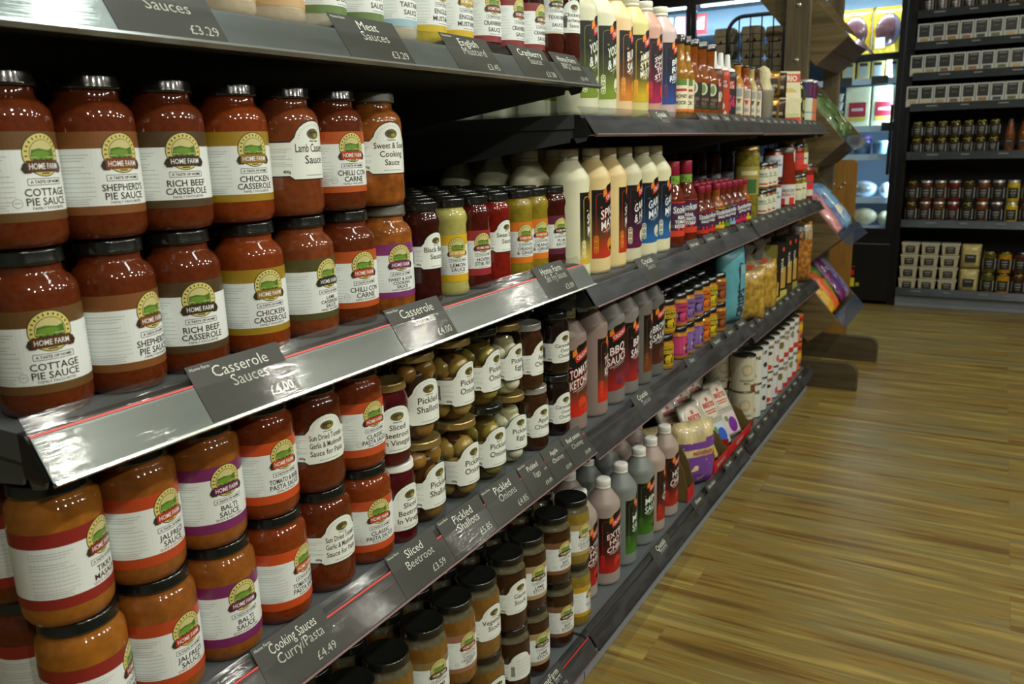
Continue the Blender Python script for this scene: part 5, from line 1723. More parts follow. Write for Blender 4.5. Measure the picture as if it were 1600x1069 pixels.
for k, (y, c1, c2) in enumerate(((3.875, (38, 26, 84), (196, 206, 186)), (3.97, (40, 28, 86), (190, 110, 60)))):
    t = thing('tall_tin', 'tall %s and navy snack tube, %s the wooden post' % (('pale green', 'orange')[k], ('left of the other near', 'right beside')[k]), 'tin', (-.775, y, ZA3), -.95, 'tall navy topped tubes')
    put('tube_body', MB().lathe([(0, 0), (.037, 0), (.037, .183), (.036, .184)], ink(*c2), 36).mesh('tube'), t)
    put('lid', MB().lathe([(.0375, .180), (.0375, .188), (.034, .1885), (.033, .186), (0, .186)], mat('tube_lid', srgb(186, 188, 180), .3, metal=.4, vary=.05), 36).mesh('lid'), t)
    put('printed_label', band_label(.037, .002, .178, c2, [(-1, .62, 1, 1, c1), (-1, .27, 1, .29, (40, 110, 110)), (.1, .66, .5, .95, (206, 80, 70)), (-1, .02, 1, .05, (40, 120, 110))], 3.0), t)

# ------------------------------------------------------------------ far bay, second shelf: tomato sauces and pesto
TSAU = sauce('passata', (122, 36, 18), .2)
GRN = sauce('pesto_green', (104, 92, 26), .4)
wl = band_label(.036, .03, .15, (196, 200, 206), [(-.6, .55, .6, .68, (120, 130, 170)), (-.6, .12, .6, .22, (90, 100, 160)), (-.7, 0, .0, .12, (190, 50, 36))], 1.1, [('PASTA', .78, .010, (70, 70, 110)), ('SAUCE', .35, .010, (120, 60, 70))])
wr = band_label(.029, .012, .075, (206, 208, 186), [(-.4, .1, .4, .2, (190, 60, 50)), (-.5, .55, .5, .6, (90, 120, 60))], 1.6, [('PESTO', .66, .007, (60, 60, 50))])
GL2 = sauce('olive_jar', (120, 112, 40), .4)
simple_jar('olive_jar', 'tall jar of green olives with gold lid on the far second shelf', 'jar', -.80, 3.06, ZB3, .045, .262, GL2, LID_GOLD,
           band_label(.045, .09, .19, (150, 140, 70), [(-.6, .05, .5, .55, (56, 96, 44)), (-.6, .7, .6, .85, (206, 200, 150))], 1.2), lh=.016)
for k, (y, z, body, nm) in enumerate(((3.175, 0, GRN, 'green'), (3.175, 1, GRN, 'green'), (3.245, 0, TSAU, 'red'), (3.245, 1, TSAU, 'red'), (3.315, 0, GRN, 'olive green'), (3.315, 1, GRN, 'olive green'))):
    simple_jar('pesto_jar', 'small %s pesto jar, %s one of its pair, left of the tomato sauces' % (nm, ('lower', 'upper')[z]), 'jar', -.775, y, ZB3 + .100 * z, .029, .099, body, LID_BLACK, wr, group='small pesto jars', lh=.012)
for k, (y, z) in enumerate(((3.415, 0), (3.415, 1))):
    simple_jar('tomato_sauce_jar', '%s tomato pasta sauce jar with pale blue label' % ('lower', 'upper')[z], 'jar', -.79, y, ZB3 + .125 * z, .038, .124, TSAU, LID_BLACK,
               band_label(.038, .012, .095, (200, 204, 210), [(-.6, .5, .6, .62, (120, 130, 170)), (-.7, 0, .1, .2, (190, 50, 36))], 1.3, [('SAUCE', .7, .009, (80, 70, 110))]), group='tomato pasta sauce jars')
t = thing('passata_bottle', 'tall tapering tomato sauce bottle with white label', 'bottle', (-.775, 3.56, ZB3), -.95)
put('glass_bottle', MB().lathe([(0, .002), (.044, 0), (.048, .004), (.048, .012), (.048, .10), (.040, .17), (.034, .225), (.034, .235)], TSAU, 36).mesh('bottle'), t)
put('lid', MB().lathe([(.037, .228), (.037, .246), (.034, .248), (0, .247)], LID_GREY, 30).mesh('lid'), t)
put('printed_label', band_label(.048, .02, .10, (208, 208, 200), [(-.6, .0, -.2, .3, (196, 50, 36)), (.1, .0, .6, .35, (196, 50, 36))], 1.2, [('POMODORO', .62, .012, (90, 96, 90)), ('PASSATA', .42, .012, (180, 70, 60))]), t)
for k, (x, y, z, r, h, body, lidm, base, nm, lab) in enumerate((
        (-.80, 3.69, 0, .038, .145, GL2, LID_BLACK, (206, 206, 186), 'antipasti_jar', 'dark lidded antipasti jar, lower, right of the tapering bottle'),
        (-.80, 3.69, .146, .038, .130, S_CHUT, LID_GOLD, (206, 206, 196), 'antipasti_jar', 'gold lidded antipasti jar, upper, right of the tapering bottle'),
        (-.78, 3.80, 0, .033, .130, GRN, LID_BLACK, (214, 210, 170), 'pesto_jar', 'lower green pesto jar near the red labelled bottle'),
        (-.78, 3.80, .131, .033, .130, TSAU, LID_BLACK, (206, 60, 50), 'tomato_sauce_jar', 'upper red tomato jar near the wooden crates'),
        (-.78, 3.89, 0, .033, .130, GL2, LID_BLACK, (210, 206, 170), 'pesto_jar', 'lower olive jar next to the last red bottle'),
        (-.78, 3.89, .131, .033, .130, GRN, LID_GREY, (206, 206, 176), 'pesto_jar', 'upper green jar next to the wooden crates'),
        (-.775, 4.00, 0, .036, .170, TSAU, LID_BLACK, (206, 46, 50), 'tomato_sauce_jar', 'last red sauce jar with red and white label at the shelf end'))):
    simple_jar(nm, lab, 'jar', x, y, ZB3 + z, r, h, body, lidm, band_label(r, h * .15, h * .70, base, [(-.8, .0, .8, .3, (196, 50, 44) if k % 2 else (200, 200, 180)), (-.5, .6, .5, .68, (90, 90, 80))], 1.4), lh=.014)
# dim bottles at the back of this shelf
for k, y in enumerate((2.95, 3.12, 3.30, 3.50, 3.70)):
    simple_jar('dark_bottle', '%s dark bottle at the shaded back of the far second shelf' % ORD[k], 'bottle', -1.06, y, ZB3, .034, .24, TSAU if k % 2 else S_CHUT, LID_BLACK, wl, group='dark bottles at the back of the shelf')

# ------------------------------------------------------------------ pasta, noodles and boxes on the third shelf
BLUE = mat('bag_turquoise', srgb(86, 152, 164), .38, vary=.12, scale=12, bump=.5, bscale=25)
PASTA = mat('pasta_in_film', srgb(168, 134, 52), .35, coat=.7, coat_rough=.12, vary=.5, scale=55, bump=.9, bscale=70)
PASTA2 = mat('coloured_pasta_in_film', srgb(160, 104, 40), .35, coat=.7, coat_rough=.12, vary=.7, scale=60, bump=.8, bscale=80)
t = bag('crisp_bag', 'turquoise bag with dark framed panel standing beside the spice jars', 'bag', (-.775, 2.79, ZC2 + .002), -.42, .135, .268, .070, BLUE,
        [('r', .16, .16, .96, .80, (60, 30, 50), 1), ('r', .22, .18, .90, .78, (86, 152, 164), 2), ('t', 'CRISPS', .58, .28, .034, (44, 34, 54), .10, 1.5708), ('r', .30, .66, .82, .76, (120, 170, 176), 3)], seal=BLUE, seed=4, wob=.003)
bag('crisp_bag', 'turquoise bag lying behind the framed turquoise one', 'bag', (-.90, 2.80, ZC2 + .205), -.3, .15, .10, .05, BLUE, [('r', -.4, .2, .5, .7, (50, 40, 60))], seed=5, wob=.003)
FILM = glassy('crinkled_film', (.92, .92, .90), .06, 1.5, .93, (.7, .7, .66))
for k, (y, s, nm) in enumerate(((3.02, 3, 'nearer'), (3.21, 6, 'farther'))):
    t = bag('pasta_bag', '%s clear bag of golden pasta shapes with gathered top' % nm, 'bag', (-.775, y, ZC3), -.85 + .2 * k, .155, .205, .085, PASTA, None, seed=s, wob=.004, group='clear bags of pasta')
    mb = MB().lathe([(.05, .175), (.036, .215), (.012, .240), (.010, .250), (.028, .285)], FILM, 22, flute=(0, .14, .18, .3), M=Matrix.Diagonal((.7, 1.2, 1, 1)))
    put('gathered_film', mb.mesh('film'), t)
    put('tag', MB().box(.026, .028, -.016, .016, .198, .214, ink(176, 60, 40)).mesh('tag'), t)
PBOX = mat('box_black', srgb(26, 24, 20), .4, vary=.1)
for k, (y, w, h, c, lab) in enumerate(((3.40, .085, .150, (176, 166, 70), 'short yellow and black pasta box behind the pasta bag'), (3.515, .095, .235, (186, 176, 84), 'black pasta box with a window and yellow foot'),
                                        (3.64, .080, .250, (60, 54, 40), 'tall dark pasta box with white lettering'), (3.75, .070, .245, (150, 140, 60), 'tall narrow dark pasta box with red spot'))):
    t = thing('pasta_box', lab, 'box', (-.785, y, ZC3), -.25, 'pasta boxes')
    put('carton', MB().box(-.035, .035, -w / 2, w / 2, 0, h, PBOX).mesh('carton', .0015), t)
    P = Print(gap=.0003)
    P.rect(-w / 2 + .002, .002, w / 2 - .002, h - .002, ink(28, 26, 22), 0)
    P.rect(-w / 2 + .002, .002, w / 2 - .002, h * .16, ink(*c), 1)
    P.rect(-w * .28, h * .20, w * .28, h * .58, ink(176, 140, 66), 1)
    P.ell(0, h * .90, w * .10, h * .04, ink(206, 70, 36), 2)
    P.text('PASTA', w * .04, h * .62, w * .20, ink(206, 206, 190), 2, maxw=h * .25, rot=1.5708)
    me = P.mesh('front'); me.transform(Matrix.Translation((.0353, 0, 0)))
    put('printing', me, t)
    P = Print(gap=.0003)
    P.rect(-.033, .002, .033, h - .002, ink(*c) if k != 2 else ink(40, 36, 30), 0); P.rect(-.02, h * .3, .02, h * .7, ink(34, 30, 26), 1)
    me = P.mesh('side'); me.transform(Matrix.Rotation(-math.pi / 2, 4, 'Z')); me.transform(Matrix.Translation((0, -w / 2 - .0003, 0)))
    put('side_printing', me, t)
bag('noodle_bag', 'tall clear bag of coloured pasta twists at the shelf end', 'bag', (-.775, 3.95, ZC3), -.85, .12, .285, .075, PASTA2, [('r', -.9, .72, .1, .98, (60, 56, 40)), ('r', .1, .72, .8, .95, (150, 140, 110))], seed=8, wob=.004)
PKB = mat('dark_pack', srgb(36, 32, 26), .4, vary=.2)
for k, y in enumerate((3.10, 3.28, 3.46, 3.64, 3.82)):
    t = thing('dark_carton', '%s dark carton standing at the back of the pasta shelf' % ORD[k], 'box', (-.93, y, ZC3), 0, 'dark cartons at the back of the pasta shelf')
    put('carton', MB().box(-.05, .05, -.075, .075, 0, .27, PKB).mesh('carton', .002), t)
    P = Print(gap=.0003); P.rect(-.05, .10, .05, .22, ink(70, 62, 44), 0)
    me = P.mesh('front'); me.transform(Matrix.Translation((.0505, 0, 0))); put('printing', me, t)

# ------------------------------------------------------------------ bottom shelf: noodles, beetroot packs, tins
NOOD = mat('noodle_nest', srgb(196, 180, 132), .5, coat=.7, coat_rough=.1, vary=.4, scale=30, bump=.9, bscale=160, stretch=(1, 1, .12))
REDT = mat('tray_red_card', srgb(186, 34, 36), .5, vary=.05)
KRAFT = mat('tray_kraft_inside', srgb(112, 92, 48), .75, vary=.1)
VIO = (112, 62, 150)
t = thing('noodle_pack', 'clear pack of dried noodles with purple printed band', 'packet', (-.795, 2.47, ZD2), -.62)
put('pack_body', pillow(.17, .22, .09, NOOD, seed=11, wob=.002).mesh('pack'), t)
put('printing', front_print(.17, .22, .09, [('r', -1, .06, 1, .50, VIO), ('r', -1, 0, 1, .07, (170, 30, 90), 2), ('r', -1, .62, 1, .72, VIO, 1), ('r', .35, .72, .85, .78, VIO, 1), ('t', 'NOODLES', .2, .53, .012, (176, 60, 60)), ('r', -.8, .10, -.5, .26, (206, 206, 196), 3)]), t)
for k, (x, y) in enumerate(((-.91, 2.40), (-1.02, 2.44))):
    bag('noodle_pack', '%s noodle pack behind the purple banded one' % ORD[k], 'packet', (x, y, ZD2), -.6, .15, .20 + .01 * k, .08, NOOD, [('r', -1, .1, 1, .5, VIO)], seed=12 + k, wob=.003, group='noodle packs at the back')
t = thing('display_tray', 'narrow open card tray with red lip right of the hot chilli bottles', 'tray', (-.80, 2.348, ZD2), 0)
put('tray_side', MB().prism([(-.10, 0), (.045, 0), (.045, .05), (.03, .11), (.0, .165), (-.10, .165)], -.030, -.028, KRAFT).prism([(-.10, 0), (.045, 0), (.045, .05), (.03, .11), (.0, .165), (-.10, .165)], .030, .032, KRAFT).box(-.10, -.098, -.03, .03, 0, .165, KRAFT).box(-.10, .045, -.03, .03, 0, .002, KRAFT).mesh('tray'), t)
put('red_lip', MB().box(.045, .047, -.031, .033, 0, .045, REDT).mesh('lip'), t)
CLEARPK = glassy('vacuum_film', (.95, .95, .93), .10, 1.5, .55, (.72, .72, .66))
PACKW = mat('vac_pack_pale', srgb(186, 182, 166), .4, coat=.6, vary=.1, scale=40)


def beet_pack(label, x, y, z, tilt, rz, c1, c2, group='vacuum packs of beetroot'):
    t = thing('vacuum_pack', label, 'packet', (x, y, z), rz, group)
    t.rotation_euler = (0, tilt, rz)
    w, h = .125, .225
    b = pillow(w, h, .030, PACKW, seed=3, wob=.0006)
    put('sealed_pouch', b.mesh('pouch'), t)
    items = [('e', 0, .72, .72, .21, (206, 200, 180), 1), ('t', 'BEETS', 0, .70, .018, (186, 40, 30), .095), ('r', -.55, .63, .55, .65, (186, 60, 46), 2), ('r', -.45, .59, .45, .61, (186, 60, 46), 2),
             ('e', 0, .83, .12, .035, (186, 50, 40), 3), ('r', -1, .475, 1, .50, (150, 150, 140), 2), ('r', -1, .44, 1, .455, (150, 150, 140), 2),
             ('r', -.72, .06, .72, .41, c1, 2), ('e', .15, .20, .42, .13, c2, 3), ('e', -.3, .32, .16, .05, (90, 140, 50), 4)]
    put('printing', front_print(w, h, .030, items, off=.0008), t)
    return t


for k, (x, y, z, tl, c1, c2, lab) in enumerate((
        (-.785, 2.655, .0, -.52, (200, 178, 40), (170, 110, 30), 'yellow printed beetroot pack leaning in the nearer red tray'),
        (-.865, 2.640, .012, -.56, (200, 178, 40), (170, 110, 30), 'second beetroot pack behind the yellow printed front one'),
        (-.785, 2.820, .0, -.52, (186, 200, 206), (40, 90, 190), 'blue printed beetroot pack leaning in the farther red tray'),
        (-.870, 2.800, .014, -.56, (186, 200, 206), (40, 90, 190), 'beetroot pack directly behind the blue printed one'),
        (-.785, 2.955, .0, -.52, (206, 190, 196), (112, 40, 140), 'purple printed beetroot pack at the far end of the red tray'),
        (-.870, 2.940, .014, -.56, (206, 190, 196), (112, 40, 140), 'beetroot pack directly behind the purple printed one'),
        (-.950, 2.780, .02, -.56, (186, 200, 206), (40, 90, 190), 'beetroot pack at the very back behind the blue printed packs'),
        (-.950, 2.925, .02, -.56, (206, 190, 196), (112, 40, 140), 'beetroot pack at the very back behind the purple printed packs'))):
    beet_pack(lab, x, y, ZD2 + .006 + z, tl, -.30, c1, c2)
for k, (y0, y1, lab) in enumerate(((2.575, 2.735, 'red lipped card tray holding yellow printed beetroot packs'), (2.742, 3.045, 'red lipped card tray holding blue and purple beetroot packs'))):
    ym = (y0 + y1) / 2
    hw = (y1 - y0) / 2
    t = thing('display_tray', lab, 'tray', (-.75, ym, ZD2), 0)
    side = [(-.22, 0), (.003, 0), (.003, .045), (-.012, .055), (-.030, .085), (-.055, .10), (-.12, .115), (-.22, .115)]
    put('tray_side', MB().prism(side, -hw, -hw + .002, KRAFT).prism(side, hw - .002, hw, KRAFT).box(-.22, .002, -hw, hw, 0, .002, KRAFT).mesh('tray'), t)
    mb = MB()
    mb.box(.003, .005, -hw, hw, 0, .040, REDT)
    mb.prism([(-.035, 0), (.005, 0), (.005, .075), (-.01, .070), (-.035, .062)], -hw - .0015, -hw - .0003, REDT)
    put('red_lip', mb.mesh('lip'), t)
    P = Print(gap=.0003); P.text('BEETROOT', 0, .014, .013, ink(206, 180, 170), 1, maxw=hw * 1.3)
    me = P.mesh('front'); me.transform(Matrix.Translation((.0053, 0, 0))); put('printing', me, t)
TIN = mat('tin_lid_metal', srgb(120, 122, 112), .25, metal=.9, vary=.1, scale=30)
TINW = ink(196, 192, 166)


def tin_mesh(r, h, body):
    mb = MB()
    mb.lathe([(0, .001), (r * .96, .001), (r, 0), (r, .003), (r * .985, .004), (r * .985, h - .004), (r, h - .003), (r, h), (r * .95, h), (r * .94, h - .003), (r * .6, h - .003), (r * .58, h - .0022), (0, h - .0022)], TIN, 36)
    mb2 = MB().lathe([(r * .99, .0045), (r * .99, h - .0045)], body, 36)
    return mb.mesh('tin'), mb2.mesh('wrapper')


def tin(label, x, y, z, r, h, base, bits, turn, group, texts=(), circ=False):
    a, b = tin_mesh(r, h, ink(*base))
    t = thing('tin_can', label, 'tin', (x, y, z), turn, group)
    put('can', a, t)
    put('wrapper', b, t)
    P = Print()
    U = r * 1.6
    for (u0, v0, u1, v1, c) in bits:
        if u1 - u0 < 1.2 and not circ:
            P.ell((u0 + u1) / 2 * U, h * (v0 + v1) / 2, (u1 - u0) * U * .30, h * (v1 - v0) * .38, ink(*c), 1, n=14)
        else:
            P.rect(u0 * U, h * v0, u1 * U, h * (v0 + (v1 - v0) * .7), ink(*c), 1)
    if not circ:
        P.rect(-U * 1.1, 0.006, -U * .62, h - .006, ink(22, 30, 44), 2)
        small_print(P, -U * .55, h * .3, -U * .15, h * .85, 7, GREYL, 1, 4)
    if circ:
        for u in (0, -.075):
            P.ell(u, h * .62, .022, .022, ink(110, 100, 76), 1)
            P.ell(u, h * .62, .0205, .0205, ink(196, 192, 166), 2)
            P.ell(u, h * .62, .017, .017, ink(150, 136, 100), 3)
            P.ell(u, h * .62, .0155, .0155, ink(206, 190, 156), 4)
            small_print(P, u + .026, h * .2, u + .05, h * .85, 12, GREYL, 1, 4)
        P.text('COCONUT', 0, h * .30, .008, ink(90, 100, 60), 2)
        P.text('MILK', 0, h * .22, .008, ink(90, 100, 60), 2)
    for (s, v, hh, c) in texts:
        P.text(s, 0, h * v, hh, ink(*c), 3, maxw=r * 1.4, bold=.04)
    put('printing', P.mesh('printing', R=r * .992, base=.0004), t)
    return t


for k, (x, y, z) in enumerate(((-.800, 3.120, 0), (-.800, 3.120, 1), (-.90, 3.12, 0), (-.90, 3.12, 1), (-1.0, 3.11, 0), (-1.0, 3.11, 1))):
    tin('cream coconut milk tin, %s tier, %s' % (('lower', 'upper')[z], ['front row', 'second row', 'third row'][k // 2]), x, y, (ZD2 if y < 2.86 else ZD3) + .143 * z, .047, .1425, (196, 192, 166),
        [(-1, .0, 1, .02, (120, 100, 70)), (.2, .0, 1, .30, (112, 60, 50))], -1.05 + .1 * k, 'cream coconut milk tins', circ=True)
TB = [((206, 208, 196), [(-.5, .1, .3, .4, (186, 110, 50)), (-1, .75, -.6, 1, (60, 90, 140))], 'white and orange'), ((196, 204, 206), [(-1, 0, -.5, 1, (24, 50, 84)), (.0, .3, .5, .5, (50, 40, 40))], 'navy and white'),
      ((208, 206, 196), [(-.5, .05, .5, .25, (196, 60, 40)), (-.3, .5, .4, .65, (60, 50, 40))], 'white and red'), ((200, 204, 206), [(-1, 0, -.5, 1, (20, 26, 30)), (.0, .1, .5, .4, (196, 70, 40))], 'black and white'),
      ((206, 208, 200), [(-.4, .35, .4, .65, (112, 100, 40)), (-1, 0, 1, .1, (190, 50, 40))], 'white with olive picture'), ((206, 206, 200), [(-1, 0, 1, .18, (196, 40, 44)), (-.4, .5, .4, .7, (150, 140, 120))], 'red footed white'),
      ((208, 208, 202), [(-1, 0, 1, .18, (196, 40, 44)), (-.4, .4, .4, .7, (120, 130, 90))], 'pale red footed'), ((206, 206, 200), [(-1, .0, 1, .2, (196, 40, 44)), (-.3, .4, .5, .6, (90, 90, 110))], 'white and red based'),
      ((206, 110, 40), [(-1, .4, 1, .7, (206, 170, 40)), (-1, .75, 1, .95, (200, 40, 40)), (-.5, .1, .5, .3, (60, 60, 110))], 'orange and yellow')]
for k, (c, bits, nm) in enumerate(TB):
    y = 3.235 + .0985 * k
    for z in (0, 1):
        for d in range(3):
            tin('%s tin, %s tier, %s row, %s stack along from the coconut tins' % (nm, ('lower', 'upper')[z], ['front', 'second', 'third'][d], ORD[k]), -.800 - .095 * d, y, ZD3 + .143 * z, .0455, .1425, c, bits, -1.0 + .12 * k, 'stacked food tins',
                texts=[('SOUP' if k % 2 else 'BEANS', .72, .014, (60, 50, 50))])

# ------------------------------------------------------------------ wooden crate rack at the end of the shelving
WOODZ = wood_mat('pine_post', srgb(74, 64, 42), srgb(106, 93, 64), 'Z')
WOODX = wood_mat('pine_plank', srgb(78, 66, 38), srgb(118, 102, 62), 'X')
WOODY = wood_mat('pine_slat', srgb(66, 50, 26), srgb(100, 80, 44), 'Y')
WOODF = wood_mat('pine_foot', srgb(58, 50, 30), srgb(90, 78, 50), 'X')
ACRY = glassy('acrylic_lip', (.72, .78, .88), .06, 1.5, .8, (.18, .22, .32))
BOLT = mat('bolt_zinc', srgb(200, 200, 186), .3, metal=.8, vary=.05)
RY0, RY1 = 4.17, 4.83
rack = thing('crate_rack', 'wooden rack with four tilted produce crates at the end of the shelving', 'display rack', (-.85, 4.5, 0))
ro = Vector((-.85, 4.5, 0))


def radd(nm, mb, par=rack, bev=0.0, lab=None):
    me = mb.mesh(nm, bev)
    me.transform(Matrix.Translation(-ro))
    return put(nm, me, par, label=lab)


radd('post', MB().box(-.922, -.815, RY0 - .05, RY0 - .004, 0, 2.25, WOODZ), bev=.003)
radd('post', MB().box(-.872, -.790, RY1 + .004, RY1 + .05, 0, 2.25, WOODZ), bev=.003)


def foot(y0, y1, xr):
    pts = [(-1.20, 0), (xr, 0), (xr, .085)]
    for k in range(7):
        a = R_(90 * k / 6)
        pts.append((xr - .05 + .05 * math.cos(a), .085 + .05 * math.sin(a)))
    pts += [(-1.20, .135)]
    return MB().prism(pts, y0, y1, WOODF)


radd('foot', foot(RY0 - .004, RY0 + .046, -.515), bev=.002)
radd('foot', foot(RY1 - .046, RY1 + .004, -.498), bev=.002)
for zz in (1.575, 1.815, 1.15, .70):
    radd('bolt', MB().lathe([(0, .006), (.008, .005), (.011, .001), (.011, 0)], BOLT, 14, M=Matrix.Translation((-.866, RY0 - .05, zz)) @ Matrix.Rotation(math.pi / 2, 4, 'X')))
dirL = Vector((-.65, 0, .76)).normalized()
CR = [(-.655, 1.665), (-.640, 1.200), (-.630, .745), (-.620, .345)]
for i, (ax, az) in enumerate(CR):
    A = Vector((ax, 0, az))
    B = A + Vector((-.135, 0, -.118))
    n_in = (A - B).normalized()
    L = B + dirL * .42
    U_ = A + dirL * .42
    w = .016
    q = lambda v: (v.x, v.z)
    c = props(D.objects.new('crate', None), None)
    COL.objects.link(c)
    c.parent = rack
    for nm, (ya, yb) in (('side_panel', (RY0, RY0 + w)), ('side_panel', (RY1 - w, RY1))):
        radd(nm, MB().prism([q(A), q(B), q(L), q(U_)], ya, yb, WOODX), c, .0015)
    fl = MB()
    for k in range(3):
        a0 = B + dirL * (.42 * k / 3 + .002)
        a1 = B + dirL * (.42 * (k + 1) / 3 - .002)
        fl.prism([q(a0), q(a1), q(a1 + n_in * .012), q(a0 + n_in * .012)], RY0 + w, RY1 - w, WOODY)
    radd('slatted_floor', fl, c)
    fr = MB()
    Mid = (A + B) / 2
    fr.prism([q(B), q(B + dirL * .012), q(Mid + dirL * .012), q(Mid)], RY0 + w, RY1 - w, WOODY)
    fr.prism([q(Mid + n_in * .003), q(Mid + n_in * .003 + dirL * .012), q(A + dirL * .012), q(A)], RY0 + w, RY1 - w, WOODY)
    radd('front_board', fr, c)
    e0 = A + dirL * .03 + n_in * .002
    e1 = A - dirL * .050 + n_in * .002
    radd('acrylic_lip', MB().prism([q(e0), q(e1), q(e1 + n_in * .004), q(e0 + n_in * .004)], RY0 + .01, RY1 - .01, ACRY), c, lab='clear acrylic lip')
# produce bags heaped in the crates
GREENV = mat('leafy_green', srgb(62, 92, 34), .5, coat=.6, coat_rough=.1, vary=.6, scale=40, bump=.6, bscale=60)
PKS = mat('pack_pink', srgb(196, 128, 128), .45, coat=.5, vary=.15, scale=20, bump=.3, bscale=30)
PKB_ = mat('pack_sky', srgb(110, 152, 186), .4, coat=.5, vary=.2, scale=14, bump=.3, bscale=30)
PKV = mat('pack_violet', srgb(106, 34, 84), .4, coat=.5, vary=.2, scale=14, bump=.3, bscale=30)
PKO = mat('pack_orange', srgb(206, 92, 34), .4, coat=.5, vary=.15, scale=14, bump=.3, bscale=30)
PKY = mat('pack_yellow', srgb(198, 148, 20), .4, coat=.5, vary=.15, scale=14, bump=.3, bscale=30)
PKG = mat('pack_green', srgb(82, 138, 36), .4, coat=.5, vary=.2, scale=14, bump=.3, bscale=30)
PKL = mat('pack_lilac', srgb(120, 112, 150), .4, coat=.5, vary=.2, scale=14, bump=.3, bscale=30)
TL = -math.atan2(.65, .76)


def crate_bag(i, name, label, y, along, up_, w, h, d, m, items=None, seed=1, extra=0.0, group=None):
    A = Vector((CR[i][0], 0, CR[i][1]))
    n_in = Vector((.135, 0, .118)).normalized()
    p = A + dirL * along + n_in * up_
    return bag(name, label, 'packet', (p.x, y, p.z), extra, w, h, d, m, items, tilt=TL, seed=seed, wob=.007, group=group)


crate_bag(1, 'salad_bag', 'bag of leafy greens with red orange top edge in the second crate', 4.32, .035, -.055, .24, .33, .16, GREENV,
          [('r', .2, .55, .95, .98, (186, 84, 50), 1), ('r', -.3, .1, .3, .3, (150, 160, 110), 1)], 21, group='bags in the tilted crates')
crate_bag(1, 'salad_bag', 'farther bag of leafy greens in the second crate', 4.60, .035, -.055, .24, .31, .15, GREENV, [('e', 0, .3, .5, .18, (200, 190, 150), 1), ('e', .1, .28, .2, .1, (186, 70, 40), 2)], 22, group='bags in the tilted crates')
crate_bag(2, 'snack_packet', 'pink packet at the front of the third crate', 4.27, .03, -.004, .10, .26, .05, PKS, [('r', -.9, .05, .9, .10, (206, 170, 170))], 23, group='packets in the third crate')
crate_bag(2, 'snack_packet', 'lilac packet behind the pink one in the third crate', 4.38, .03, -.010, .10, .28, .05, PKL, None, 24, group='packets in the third crate')
crate_bag(2, 'snack_packet', 'sky blue packet with dark red stripe in the third crate', 4.50, .035, -.020, .12, .31, .06, PKB_, [('r', -.9, .55, .9, .68, (120, 24, 44)), ('r', -.9, .2, .9, .4, (70, 96, 150))], 25, group='packets in the third crate')
crate_bag(2, 'snack_packet', 'pale blue and cream packet at the far end of the third crate', 4.66, .03, -.020, .16, .30, .07, PKB_, [('r', -.9, .1, .9, .45, (206, 200, 176))], 26, group='packets in the third crate')
crate_bag(3, 'snack_packet', 'yellow packet at the front of the lowest crate', 4.27, .04, -.020, .10, .20, .06, PKY, [('r', -.6, .3, .6, .6, (206, 196, 60))], 27, group='packets in the lowest crate')
crate_bag(3, 'snack_packet', 'orange packet beside the yellow one in the lowest crate', 4.375, .04, -.015, .095, .24, .06, PKO, None, 28, group='packets in the lowest crate')
crate_bag(3, 'snack_packet', 'green packet lying in the lowest crate', 4.48, .06, -.030, .09, .27, .06, PKG, [('r', -.8, .4, .8, .55, (206, 90, 40))], 29, group='packets in the lowest crate')
crate_bag(3, 'snack_packet', 'violet packet with white lettering in the lowest crate', 4.60, .045, -.010, .13, .33, .06, PKV, [('t', 'Snack', 0, .55, .035, (206, 190, 206)), ('r', -.8, .15, .8, .4, (60, 60, 130))], 30, group='packets in the lowest crate')
crate_bag(3, 'snack_packet', 'blue violet packet at the far end of the lowest crate', 4.74, .04, -.020, .11, .28, .06, PKL, [('r', -.8, .2, .8, .6, (70, 70, 140))], 31, group='packets in the lowest crate')
# tan panel further back
tp = thing('wooden_panel', 'tan wooden panel with rounded corner beyond the crate rack', 'panel', (-.84, 5.25, 0))
pts = [(-.36, 0), (.115, 0), (.115, 1.06)]
for k in range(6):
    a = R_(90 * k / 5)
    pts.append((.085 + .03 * math.cos(a), 1.06 + .03 * math.sin(a)))
pts += [(-.36, 1.09)]
put('board', MB().prism(pts, -.012, .012, wood_mat('tan_board', srgb(132, 92, 26), srgb(152, 110, 38), 'Z')).mesh('board', .001), tp)
for k, (x, z) in enumerate(((.03, .93), (-.01, .95), (.05, .955), (.03, .80), (-.02, .81), (.06, .80))):
    put('hook', MB().lathe([(0, .012), (.006, .010), (.008, 0)], BOLT, 10, M=Matrix.Translation((x, -.012, z)) @ Matrix.Rotation(math.pi / 2, 4, 'X')).mesh('hook'), tp)

